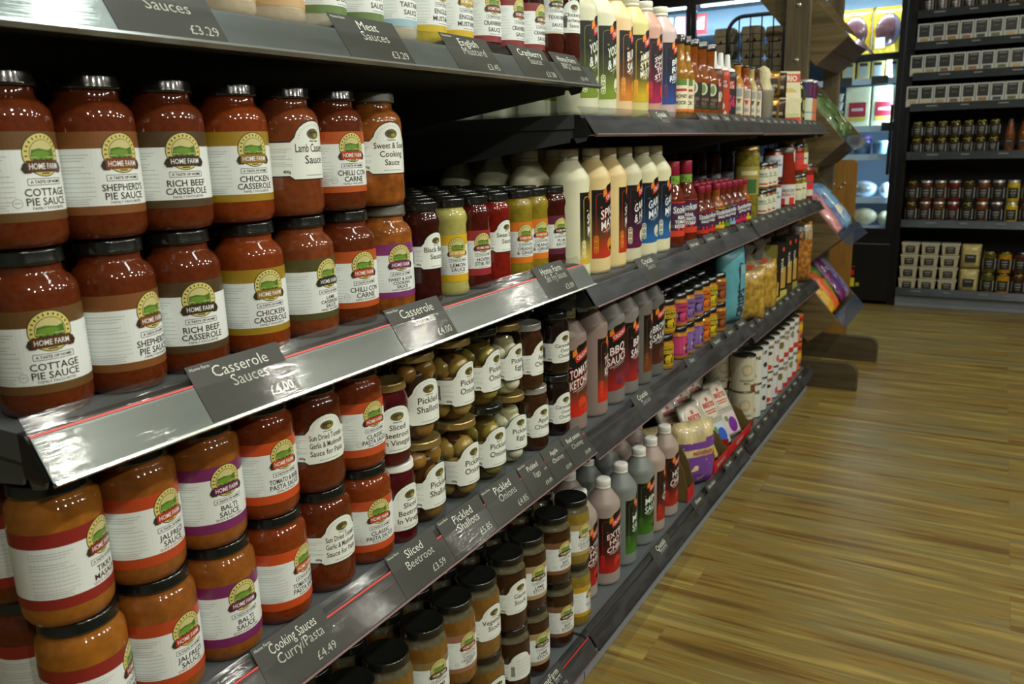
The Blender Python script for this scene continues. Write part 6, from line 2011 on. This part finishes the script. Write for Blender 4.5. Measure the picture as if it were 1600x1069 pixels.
# ------------------------------------------------------------------ wire rack with stacked egg boxes, behind the shelving
PULP = mat('egg_pulp', srgb(112, 102, 78), .85, vary=.12, scale=60, bump=.3, bscale=200)
BLKW = mat('black_wire', srgb(24, 24, 26), .4, metal=.3, vary=.05)
er = thing('wire_rack', 'black wire rack with arched end holding grey egg boxes', 'rack', (-1.48, 5.05, 0))
mb = MB()
for zz in (.5, .95, 1.41):
    for k in range(12):
        mb.tube([(-.34 + .055 * k, -.14, zz), (-.34 + .055 * k, .14, zz)], .003, BLKW, 6)
    mb.tube([(-.34, -.14, zz), (.345, -.14, zz)], .004, BLKW, 6)
    mb.tube([(-.34, .14, zz), (.345, .14, zz)], .004, BLKW, 6)
put('wire_shelf', mb.mesh('wires'), er)
for k, (x0, x1, yy, top) in enumerate(((.07, .385, -.17, 1.895), (-.39, -.07, .17, 1.64))):
    pts = [(x0, yy, 0), (x0, yy, top - .09)]
    for j in range(1, 8):
        a = R_(180 - 90 * j / 7)
        pts.append((x0 + .09 + .09 * math.cos(a), yy, top - .09 + .09 * math.sin(a)))
    for j in range(0, 8):
        a = R_(90 - 90 * j / 7)
        pts.append((x1 - .09 + .09 * math.cos(a), yy, top - .09 + .09 * math.sin(a)))
    pts.append((x1, yy, 0))
    put('arched_end', MB().tube(pts, .011, BLKW, 10).mesh('hoop'), er)
    mb = MB()
    for j in range(1, 5):
        xx = x0 + (x1 - x0) * j / 5
        mb.tube([(xx, yy, .3), (xx, yy, top - .004)], .004, BLKW, 6)
    put('upright_wires', mb.mesh('wires'), er)


def egg_box_mesh():
    mb = MB()
    w, d, h = .062, .055, .042
    # tray half with cup feet, lid half tapering up
    mb.prism([(-w * .98, h), (-w * .80, .004), (-w * .45, .004), (-w * .33, h * .55), (-w * .2, .004), (w * .2, .004), (w * .33, h * .55), (w * .45, .004), (w * .80, .004), (w * .98, h)], -d * .9, d * .9, PULP)
    mb.prism([(-w * 1.03, h), (-w * 1.03, h + .004), (w * 1.03, h + .004), (w * 1.03, h)], -d, d, PULP)
    mb.prism([(-w * .97, h + .004), (-w * .84, h * 2.0), (-w * .5, h * 2.05), (w * .5, h * 2.05), (w * .84, h * 2.0), (w * .97, h + .004)], -d * .92, d * .92, PULP)
    return mb.mesh('egg_box', .002)


EM = egg_box_mesh()
n = 0
for ci, (x, y, cnt) in enumerate(((-1.655, 5.04, 4), (-1.56, 5.16, 4), (-1.45, 5.00, 5), (-1.295, 5.00, 5), (-1.18, 5.10, 5))):
    for k in range(cnt):
        o = put('egg_box', EM, None, (x + .003 * ((k * 3) % 3 - 1), y, 1.414 + .0875 * k), (0, 0, .03 * ((k * 2) % 3 - 1)))
        props(o, '%s egg box up in the %s grey stack on the wire rack' % (ORD[k], ['leftmost', 'second', 'third', 'rightmost', 'rear'][ci]), 'egg box', 'grey egg boxes on the wire rack')

# ------------------------------------------------------------------ chiller cabinets along the back wall
BLKM = mat('chiller_black', srgb(16, 16, 18), .35, metal=.2, vary=.08)
LIN = mat('chiller_lining', srgb(150, 176, 196), .45, vary=.03)
LINS = mat('chiller_shelf_white', srgb(176, 196, 214), .4, vary=.03)
DGL = glassy('door_glass', (.93, .96, .97), .02, 1.5)
TUBE = mat('chiller_tube_light', (1, 1, 1), .4, emit=(.75, .92, 1.0), estr=9)
CY0, CY1 = 6.50, 7.18
CX = [-3.00, -2.165, -1.43, -.645]
ch = thing('display_chiller', 'long black glass fronted chiller with lit shelves along the back wall', 'chiller', (-1.83, 6.84, 0))
co = Vector((-1.83, 6.84, 0))


def cadd(nm, mb, par=ch, bev=0.0, lab=None):
    me = mb.mesh(nm, bev)
    me.transform(Matrix.Translation(-co))
    return put(nm, me, par, label=lab)


mb = MB()
mb.box(CX[0] - .03, CX[-1] + .03, CY1 - .02, CY1, 0, 2.4, BLKM)
mb.box(CX[0] - .03, CX[0], CY0 + .03, CY1 - .02, 0, 2.4, BLKM).box(CX[-1], CX[-1] + .03, CY0 + .03, CY1 - .02, 0, 2.4, BLKM)
mb.box(CX[0], CX[-1], CY0 + .03, CY1 - .02, 2.28, 2.4, BLKM)
cadd('carcass', mb)
cadd('lining', MB().box(CX[0] + .002, CX[-1] - .002, CY1 - .05, CY1 - .022, .5, 2.278, LIN).box(CX[0] + .002, CX[0] + .012, CY0 + .05, CY1 - .05, .5, 2.278, LIN).box(CX[-1] - .012, CX[-1] - .002, CY0 + .05, CY1 - .05, .5, 2.278, LIN), lab='pale blue inner lining')
mb = MB().box(CX[0], CX[-1], CY0 + .002, CY1 - .022, .03, .455, BLKM)
base = cadd('base_cabinet', mb, bev=.003)
mb = MB()
for k in range(5):
    mb.box(-1.16, -.985, CY0 - .002, CY0 + .002, .31 - .045 * k, .318 - .045 * k, mat('vent_grey', srgb(110, 116, 120), .4, vary=.05))
cadd('vent_slots', mb, base)
cadd('warning_label', MB().box(-.965, -.870, CY0 - .002, CY0 + .001, .13, .195, ink(206, 196, 20)).box(-.86, -.835, CY0 - .002, CY0 + .001, .135, .16, ink(160, 150, 40)), base, lab='yellow warning sticker')
cadd('red_switches', MB().box(-.945, -.915, CY0 - .006, CY0 + .001, .215, .255, ink(190, 20, 14)).box(-.90, -.875, CY0 - .006, CY0 + .001, .215, .255, ink(190, 20, 14)).box(-.94, -.87, CY0 - .004, CY0 + .001, .275, .285, ink(130, 24, 16)), base)
mb = MB().box(CX[0], CX[-1], CY0 - .004, CY0 + .03, .455, .530, BLKM)
cadd('kick_rail', mb)
cadd('steel_trim', MB().box(CX[0], CX[-1], CY0 - .006, CY0 - .002, .448, .456, mat('trim_steel', srgb(110, 116, 120), .3, metal=.6, vary=.05)), lab='thin steel trim')
SHZ = [1.780, 1.615, 1.285, 1.085, .775, .570]
for zz in SHZ:
    cadd('chiller_shelf', MB().box(CX[0] + .015, CX[-1] - .015, CY0 + .09, CY1 - .052, zz - .012, zz, LINS).box(CX[0] + .015, CX[-1] - .015, CY0 + .082, CY0 + .089, zz - .035, zz + .008, LINS if zz != SHZ[0] else BLKM))
for i in range(3):
    x0, x1 = CX[i], CX[i + 1]
    d = D.objects.new('glass_door', None)
    COL.objects.link(d)
    d.parent = ch
    mb = MB()
    mb.box(x0 + .002, x0 + .037, CY0 - .01, CY0 + .03, .53, 2.28, BLKM).box(x1 - .037, x1 - .002, CY0 - .01, CY0 + .03, .53, 2.28, BLKM)
    mb.box(x0 + .037, x1 - .037, CY0 - .01, CY0 + .03, .53, .565, BLKM).box(x0 + .037, x1 - .037, CY0 - .01, CY0 + .03, 2.235, 2.28, BLKM)
    cadd('door_frame', mb, d, .002)
    cadd('glass_pane', MB().box(x0 + .037, x1 - .037, CY0 + .008, CY0 + .014, .565, 2.235, DGL), d)
    cadd('door_handle', MB().box(x1 - .060, x1 - .040, CY0 - .040, CY0 - .012, .95, 1.43, BLKM), d, .003)
    cadd('tube_light', MB().box(x0 + .06, x1 - .06, CY0 + .045, CY0 + .075, 2.225, 2.245, TUBE), d, lab='glowing tube light')


# goods in the chiller
GLDT = mat('tray_gold_foil', srgb(196, 156, 40), .3, metal=.35, vary=.35, scale=30, bump=.8, bscale=40)
MEAT = mat('cured_meat', srgb(72, 42, 44), .3, coat=.8, coat_rough=.1, vary=.4, scale=25, bump=.5, bscale=40)
for k, (x, lab) in enumerate(((-1.005, 'gold foil pack with dark meat, left in the top of the chiller'), (-.785, 'gold foil pack with dark meat and white price ticket, right in the chiller'))):
    t = thing('meat_pack', lab, 'meat pack', (x, 6.74, SHZ[0] + .0006), 0, 'gold foil meat packs')
    put('foil_board', pillow(.215, .335, .05, GLDT, seed=40 + k, wob=.008).mesh('foil'), t, rot=(0, 0, -math.pi / 2))
    put('meat', MB().sphere((0, -.035, .175), .085, MEAT, 20, (1.0, .45, 1.35)).mesh('meat'), t)
    if k:
        put('price_ticket', MB().box(-.075, -.012, -.085, -.083, .05, .12, ink(196, 216, 206)).mesh('ticket'), t)
CHZ = mat('cheese_wrap', srgb(206, 196, 120), .4, coat=.5, vary=.15, scale=20)
DKC = ink(40, 44, 50)
for k, x in enumerate((-1.12, -1.02, -.92, -.825, -.73)):
    t = thing('cheese_wedge', '%s wrapped cheese wedge on the second chiller shelf' % ORD[k], 'cheese', (x, 6.66, SHZ[1] + .0006), 0, 'wrapped cheese wedges')
    put('wedge', MB().box(-.043, .043, -.04, .04, 0, .125, CHZ).mesh('wedge', .008), t)
    put('paper_label', MB().box(-.024, .024, -.0415, -.0405, .02, .112, ink(170, 186, 190)).box(-.026, .026, -.0422, -.0416, .095, .115, DKC).mesh('label'), t)
for k, x in enumerate((-1.04, -.80)):
    o = put('shelf_card', MB().box(-.055, .055, -.001, .001, 0, .055, DKC).mesh('card'), None, (x, 6.575, SHZ[1] - .035))
    props(o, '%s dark shelf ticket in front of the cheese' % ('left', 'right')[k], 'price card', 'dark tickets in the chiller')
TUBW = mat('deli_tub_white', srgb(196, 206, 206), .4, vary=.08)
for k in range(4):
    t = thing('deli_tub', '%s white tub up in the stack left of the red labelled packs' % ORD[k], 'tub', (-1.10, 6.66, SHZ[2] + .0006 + .062 * k), 0, 'stacked white deli tubs')
    put('tub', MB().prism([(-.045, 0), (.045, 0), (.052, .045), (-.052, .045)], -.045, .045, TUBW).mesh('tub', .004), t)
    put('lid', MB().box(-.056, .056, -.049, .049, .046, .056, TUBW).mesh('lid', .003), t)
    put('sleeve', MB().box(-.03, .03, -.051, -.050, .008, .040, ink(150, 120, 90)).mesh('sleeve'), t)
PK1 = mat('cheese_pack', srgb(206, 214, 186), .4, coat=.4, vary=.15, scale=18)
for k, x in enumerate((-.945, -.765)):
    t = thing('cheese_pack', '%s tall pale pack with dark red label in the chiller' % ('left', 'right')[k], 'packet', (x, 6.66, SHZ[2] + .0006), 0, 'tall pale packs with red labels')
    put('pack', MB().box(-.085, .085, -.03, .03, 0, .285, PK1).mesh('pack', .01), t)
    put('red_label', MB().box(-.058, .058, -.033, -.031, .075, .175, ink(150, 36, 56)).box(-.058, .058, -.033, -.0315, .045, .072, ink(190, 180, 70)).box(-.04, .04, -.034, -.0332, .115, .135, ink(200, 180, 180)).mesh('label'), t)
o = put('shelf_card', MB().box(-.05, .05, -.001, .001, 0, .06, DKC).mesh('card'), None, (-.72, 6.575, SHZ[2] - .03))
props(o, 'dark shelf ticket below the right red labelled pack', 'price card', 'dark tickets in the chiller')
for k, (x, y, z, c, lab) in enumerate(((-.90, 6.64, 0, (92, 130, 160), 'pale blue round tub on the dark chiller shelf'), (-.90, 6.76, .0, (84, 56, 120), 'violet round tub behind the pale blue one'), (-.775, 6.64, 0, (92, 130, 160), 'right hand pale blue round tub'),
                                        (-1.03, 6.64, 0, (170, 26, 40), 'red round tub on the dark chiller shelf'))):
    t = thing('round_tub', lab, 'tub', (x, y, SHZ[3] + .0006), 0, 'round tubs in the chiller')
    h = .10 if k != 1 else .14
    put('tub', MB().lathe([(0, 0), (.043, 0), (.052, h - .02)], ink(*c), 28).mesh('tub'), t)
    put('lid', MB().lathe([(.054, h - .02), (.054, h), (0, h + .001)], ink(min(255, c[0] + 30), min(255, c[1] + 30), min(255, c[2] + 30)), 28).mesh('lid'), t)
SIL = mat('silver_foil_pack', srgb(176, 190, 200), .25, metal=.5, vary=.35, scale=30, bump=.8, bscale=40)
CRM = mat('cream_pack', srgb(196, 190, 160), .35, coat=.6, vary=.2, scale=30, bump=.5, bscale=40)
for k, (x, z, w, h, m_, lab) in enumerate(((-1.06, SHZ[4], .15, .10, SIL, 'silver wrapped pack, left on the fifth chiller shelf'), (-.87, SHZ[4], .20, .125, SIL, 'large silver wrapped pack in the middle of the fifth chiller shelf'), (-.71, SHZ[4], .11, .115, SIL, 'silver wrapped pack, right on the fifth chiller shelf'),
                                           (-1.04, SHZ[5], .16, .08, CRM, 'left cream wrapped pack on the lowest chiller shelf'), (-.86, SHZ[5], .20, .13, CRM, 'tall heap shaped cream pack on the lowest chiller shelf'), (-.71, SHZ[5], .10, .11, CRM, 'right cream wrapped pack on the lowest chiller shelf'))):
    t = thing('wrapped_pack', lab, 'packet', (x, 6.66, z), 0, 'wrapped packs in the chiller')
    put('wrap', MB().sphere((0, 0, h / 2), h / 2, m_, 18, (w / h, .9, 1)).mesh('wrap'), t)
cadd('chiller_shelf', MB().box(CX[0] + .015, -1.5, CY0 + .09, CY1 - .052, 2.018, 2.03, LINS))
for k, (x, m_, nm) in enumerate(((-2.52, PKS, 'pink'), (-2.42, SIL, 'silver'), (-2.32, PKS, 'pink'), (-2.15, REDT, 'red'), (-2.22, REDT, 'red'), (-2.72, PKS, 'pink'), (-2.62, SIL, 'silver'))):
    bag('hanging_pack', '%s %s packet high in the left chiller door' % (['first', 'second', 'third', 'fourth', 'fifth', 'outermost', 'next outermost'][k], nm), 'packet', (x, 6.70, 2.03), -math.pi / 2, .085, .165, .05, m_,
        [('r', -.6, .3, .6, .7, (206, 206, 206) if nm != 'silver' else (40, 80, 150))], seed=50 + k, group='packets in the left chiller')

# ------------------------------------------------------------------ black wall unit with boxes and jars
UX0, UX1, UY = -.605, .95, 6.50
UB = UY + .46
un = thing('wall_unit', 'black shelving unit on the back wall with small boxes and jars', 'shelving', ((UX0 + UX1) / 2, UB, 0))
uo = Vector(((UX0 + UX1) / 2, UB, 0))


def uadd(nm, mb, par=un, bev=0.0, lab=None):
    me = mb.mesh(nm, bev)
    me.transform(Matrix.Translation(-uo))
    return put(nm, me, par, label=lab)


uadd('side_panel', MB().box(UX0 - .012, UX0 + .018, UY + .03, UB, 0, 2.4, BLKM))
uadd('side_panel', MB().box(UX1, UX1 + .03, UY + .03, UB, 0, 2.4, BLKM))
uadd('back_panel', MB().box(UX0 + .018, UX1, UB - .02, UB, 0, 2.4, PANEL))
uadd('plinth', MB().box(UX0 + .02, UX1, UY + .025, UB - .02, .002, .085, PLINTH))
UZ = [1.985, 1.783, 1.582, 1.378, 1.050, .580, .089]
TICK = mat('unit_ticket_strip', srgb(66, 72, 76), .22, metal=.35, vary=.2, scale=10)
for k, zl in enumerate(UZ):
    s = props(put('shelf', None, None, (UX0, UY, zl)), 'black shelf with grey strip in the wall unit, %s from the top' % ORD[k], 'shelf', 'shelves of the black wall unit')
    mb = MB().box(.022, UX1 - UX0 - .002, .012, UB - UY - .022, .012, .032, STEELD)
    put('deck', mb.mesh('deck'), s)
    mb = MB().prism([(0, 0), (.006, .0), (.020, .052), (.014, .052)], .022, UX1 - UX0 - .002, TICK, M=Matrix(((0, 1, 0, 0), (1, 0, 0, -.012), (0, 0, 1, 0), (0, 0, 0, 1))))
    put('ticket_strip', mb.mesh('strip'), s)
    for j, (xx, ww) in enumerate(((.12, .07), (.33, .05), (.55, .06), (.70, .05))):
        put('ticket', MB().box(xx + .03 * (k % 3), xx + .03 * (k % 3) + ww, -.0100, -.0060, .028, .036, CARDG).mesh('ticket'), s)
BOXW = mat('spice_box_white', srgb(186, 190, 184), .5, vary=.04)
bx = [MB().box(-.0405, .0405, -.035, .035, 0, .136, BOXW).mesh('carton', .001)]
P = Print(gap=.0003)
P.rect(-.032, .050, .032, .126, ink(34, 36, 36), 0); P.rect(-.022, .113, .022, .118, ink(140, 142, 136), 1); P.rect(-.016, .086, .016, .090, ink(110, 112, 108), 1)
bfront = P.mesh('front')
Mf = Matrix.Rotation(-math.pi / 2, 4, 'Z')
bfront.transform(Mf); bfront.transform(Matrix.Translation((0, -.0355, 0)))
WIN = [(170, 150, 100), (150, 110, 60), (186, 160, 110), (120, 90, 60), (60, 66, 70), (196, 190, 150), (160, 120, 50), (100, 110, 60)]
winm = []
for c in WIN:
    me = MB().box(-.024, .024, -.0362, -.0355, .022, .042, ink(*c)).mesh('window')
    winm.append(me)
for r_, si in enumerate((1, 2, 3)):
    for k in range(12):
        x = -.535 + .0845 * k + (.0 if r_ == 0 else -.03 if r_ == 1 else -.04)
        if x > .42:
            continue
        t = thing('spice_box', '%s white box from the left, %s box row of the wall unit' % (ORD[k], ('upper', 'middle', 'lower')[r_]), 'box', (x, UY + .052, UZ[si] + .0326), 0, 'white boxes with black panels')
        put('carton', bx[0], t)
        put('front_panel', bfront, t)
        put('window', winm[(k * 3 + r_ * 5) % 8], t)
jb = {}


def unit_jar(label, x, z, col, topper, r=.034, h=.112, cat='jar', name='preserve_jar', group='black labelled preserve jars'):
    key = (col, topper, r, h)
    if key not in jb:
        m_ = sauce('u_%d_%d_%d' % col, col, .3)
        b, l = jarlet(r, h, m_, LID_SILVER if topper == 'silver' else LID_BLACK, lh=.014)
        P = Print()
        P.rect(-r * .85, h * .18, r * .85, h * .66, ink(28, 28, 26), 0)
        P.rect(-r * .5, h * .52, r * .5, h * .56, GREYL, 1); P.rect(-r * .45, h * .40, r * .45, h * .44, GREYL, 1); P.rect(-r * .35, h * .30, r * .35, h * .32, GREYL, 1)
        P.rect(r * 1.02, h * .18, r * 1.4, h * .66, ink(176, 180, 176), 0); P.rect(-r * 1.4, h * .18, -r * 1.02, h * .66, ink(176, 180, 176), 0)
        lab = P.mesh('printed_label', R=r, base=.0003)
        rib = None
        if topper == 'raffia':
            rb = MB()
            RAF = mat('raffia_bow', srgb(176, 168, 30), .5, vary=.2)
            rb.tube([(-.024, 0, .004), (-.010, -.004, .012), (0, -.006, .004), (.012, -.004, .014), (.026, 0, .008)], .0028, RAF, 6)
            rb.tube([(0, -.006, .004), (.016, -.010, -.004)], .0022, RAF, 6)
            rib = rb.mesh('raffia')
            rib.transform(Matrix.Translation((0, -r * .9, h - .018)))
        jb[key] = (b, l, lab, rib)
    b, l, lab, rib = jb[key]
    t = thing(name, label, cat, (x, UY + .050, z), 0, group)
    put('glass_jar', b, t); put('lid', l, t)
    o = put('printed_label', lab, t, rot=(0, 0, -math.pi / 2))
    if rib:
        put('raffia_bow', rib, t)


def ul(k):
    return ORD[k] if k < 12 else 'outermost'


z5 = UZ[4] + .0326
for tier in (0, 1):
    for k in range(7):
        unit_jar('%s jar from the left with black label on the fifth wall unit shelf, %s tier' % (ul(k), ('lower', 'upper')[tier]), -.53 + .078 * k, z5 + .113 * tier, (58, 44, 22), 'raffia', h=.112)
for k in range(5):
    x = .03 + .078 * k
    t = thing('slim_bottle', '%s slim amber bottle right of the raffia jars on the wall unit' % ORD[k], 'bottle', (x, UY + .05, z5), 0, 'slim amber bottles')
    put('glass_bottle', MB().lathe([(0, 0), (.028, 0), (.030, .006), (.030, .12), (.026, .15), (.017, .185), (.016, .215)], sauce('slim_amber', (112, 62, 20), .3), 24).mesh('bottle'), t)
    put('cap', MB().lathe([(.018, .205), (.018, .228), (0, .229)], LID_BLACK, 18).mesh('cap'), t)
    put('printed_label', MB().box(-.022, .022, -.0312, -.0306, .045, .095, ink(30, 30, 28)).box(-.014, .014, -.0316, -.0313, .078, .082, GREYL).mesh('label'), t)
z6 = UZ[5] + .0326
C6 = [(60, 34, 20), (84, 40, 18), (96, 58, 20), (96, 24, 22), (50, 44, 26), (104, 52, 20), (50, 40, 34), (184, 160, 30), (84, 44, 18), (60, 40, 22), (70, 40, 20)]
T6 = ['raffia', 'silver', 'silver', 'silver', 'raffia', 'silver', 'silver', 'silver', 'raffia', 'black', 'silver']
for tier in (0, 1):
    for k in range(11):
        unit_jar('%s %s jar from the left on the sixth wall unit shelf, %s tier' % (ul(k), 'yellow' if k == 7 else 'dark', ('lower', 'upper')[tier]), -.53 + .088 * k, z6 + .146 * tier, C6[k], T6[k], r=.038, h=.145)
z7 = UZ[6] + .0326
TUBP = mat('clear_grain_tub', srgb(176, 168, 134), .35, coat=.5, vary=.15, scale=40)
tubm = MB().prism([(-.050, 0), (.050, 0), (.057, .074), (-.057, .074)], -.05, .05, TUBP).mesh('tub', .005)
tubl = MB().box(-.060, .060, -.053, .053, .074, .084, mat('tub_lid_pale', srgb(186, 186, 170), .35, vary=.05)).mesh('lid', .003)
tubb = MB().box(-.030, .030, -.056, -.0535, .016, .062, ink(34, 32, 28)).box(-.020, .020, -.0572, -.0562, .046, .052, GREYL).box(-.016, .016, -.0572, -.0562, .030, .034, GREYL).mesh('label')
for tier in range(4):
    for k in range(3):
        t = thing('grain_tub', '%s square tub from the left in the wall unit bottom row, %s tier up' % (ORD[k], ORD[tier]), 'tub', (-.515 + .128 * k + .002 * tier, UY + .075, z7 + .0865 * tier), 0, 'square tubs with black labels')
        put('tub', tubm, t); put('lid', tubl, t); put('printed_label', tubb, t)
PST = mat('pale_grain_bag', srgb(190, 176, 116), .35, coat=.6, vary=.3, scale=60, bump=.6, bscale=90)
for k in range(2):
    t = thing('grain_bag', '%s pale bag of grains with black label in the wall unit' % ('lower', 'upper')[k], 'bag', (-.125, UY + .075, z7 + .172 * k), 0, 'pale bags of grains')
    put('bag_body', pillow(.125, .17, .085, PST, seed=60 + k, wob=.003).mesh('bag'), t, rot=(0, 0, -math.pi / 2))
    put('printed_label', MB().box(-.034, .034, -.0475, -.0465, .045, .10, ink(34, 34, 36)).box(-.022, .022, -.0482, -.0476, .08, .086, GREYL).mesh('label'), t)
C7 = [(84, 76, 26), (176, 128, 20), (70, 34, 24), (50, 40, 30), (96, 50, 20), (96, 60, 24)]
for tier in (0, 1):
    for k in range(6):
        unit_jar('%s %s jar right of the grain bags, %s tier, wall unit bottom row' % (ORD[k], 'golden' if k == 1 else 'dark', ('lower', 'upper')[tier]), -.01 + .092 * k, z7 + .151 * tier, C7[k], 'raffia' if (k + tier) % 2 == 0 or k < 2 else 'black', r=.040, h=.150)
zt = UZ[0] + .0326
for k in range(11):
    c = [(120, 50, 34), (110, 56, 40), (150, 90, 60), (120, 60, 60), (150, 130, 60), (150, 136, 80), (190, 160, 50), (186, 160, 50), (150, 140, 90), (150, 110, 60), (140, 110, 60)][k]
    unit_jar('%s small jar from the left on the highest visible wall unit shelf' % ul(k), -.53 + .080 * k, zt, c, 'black', r=.033, h=.13)
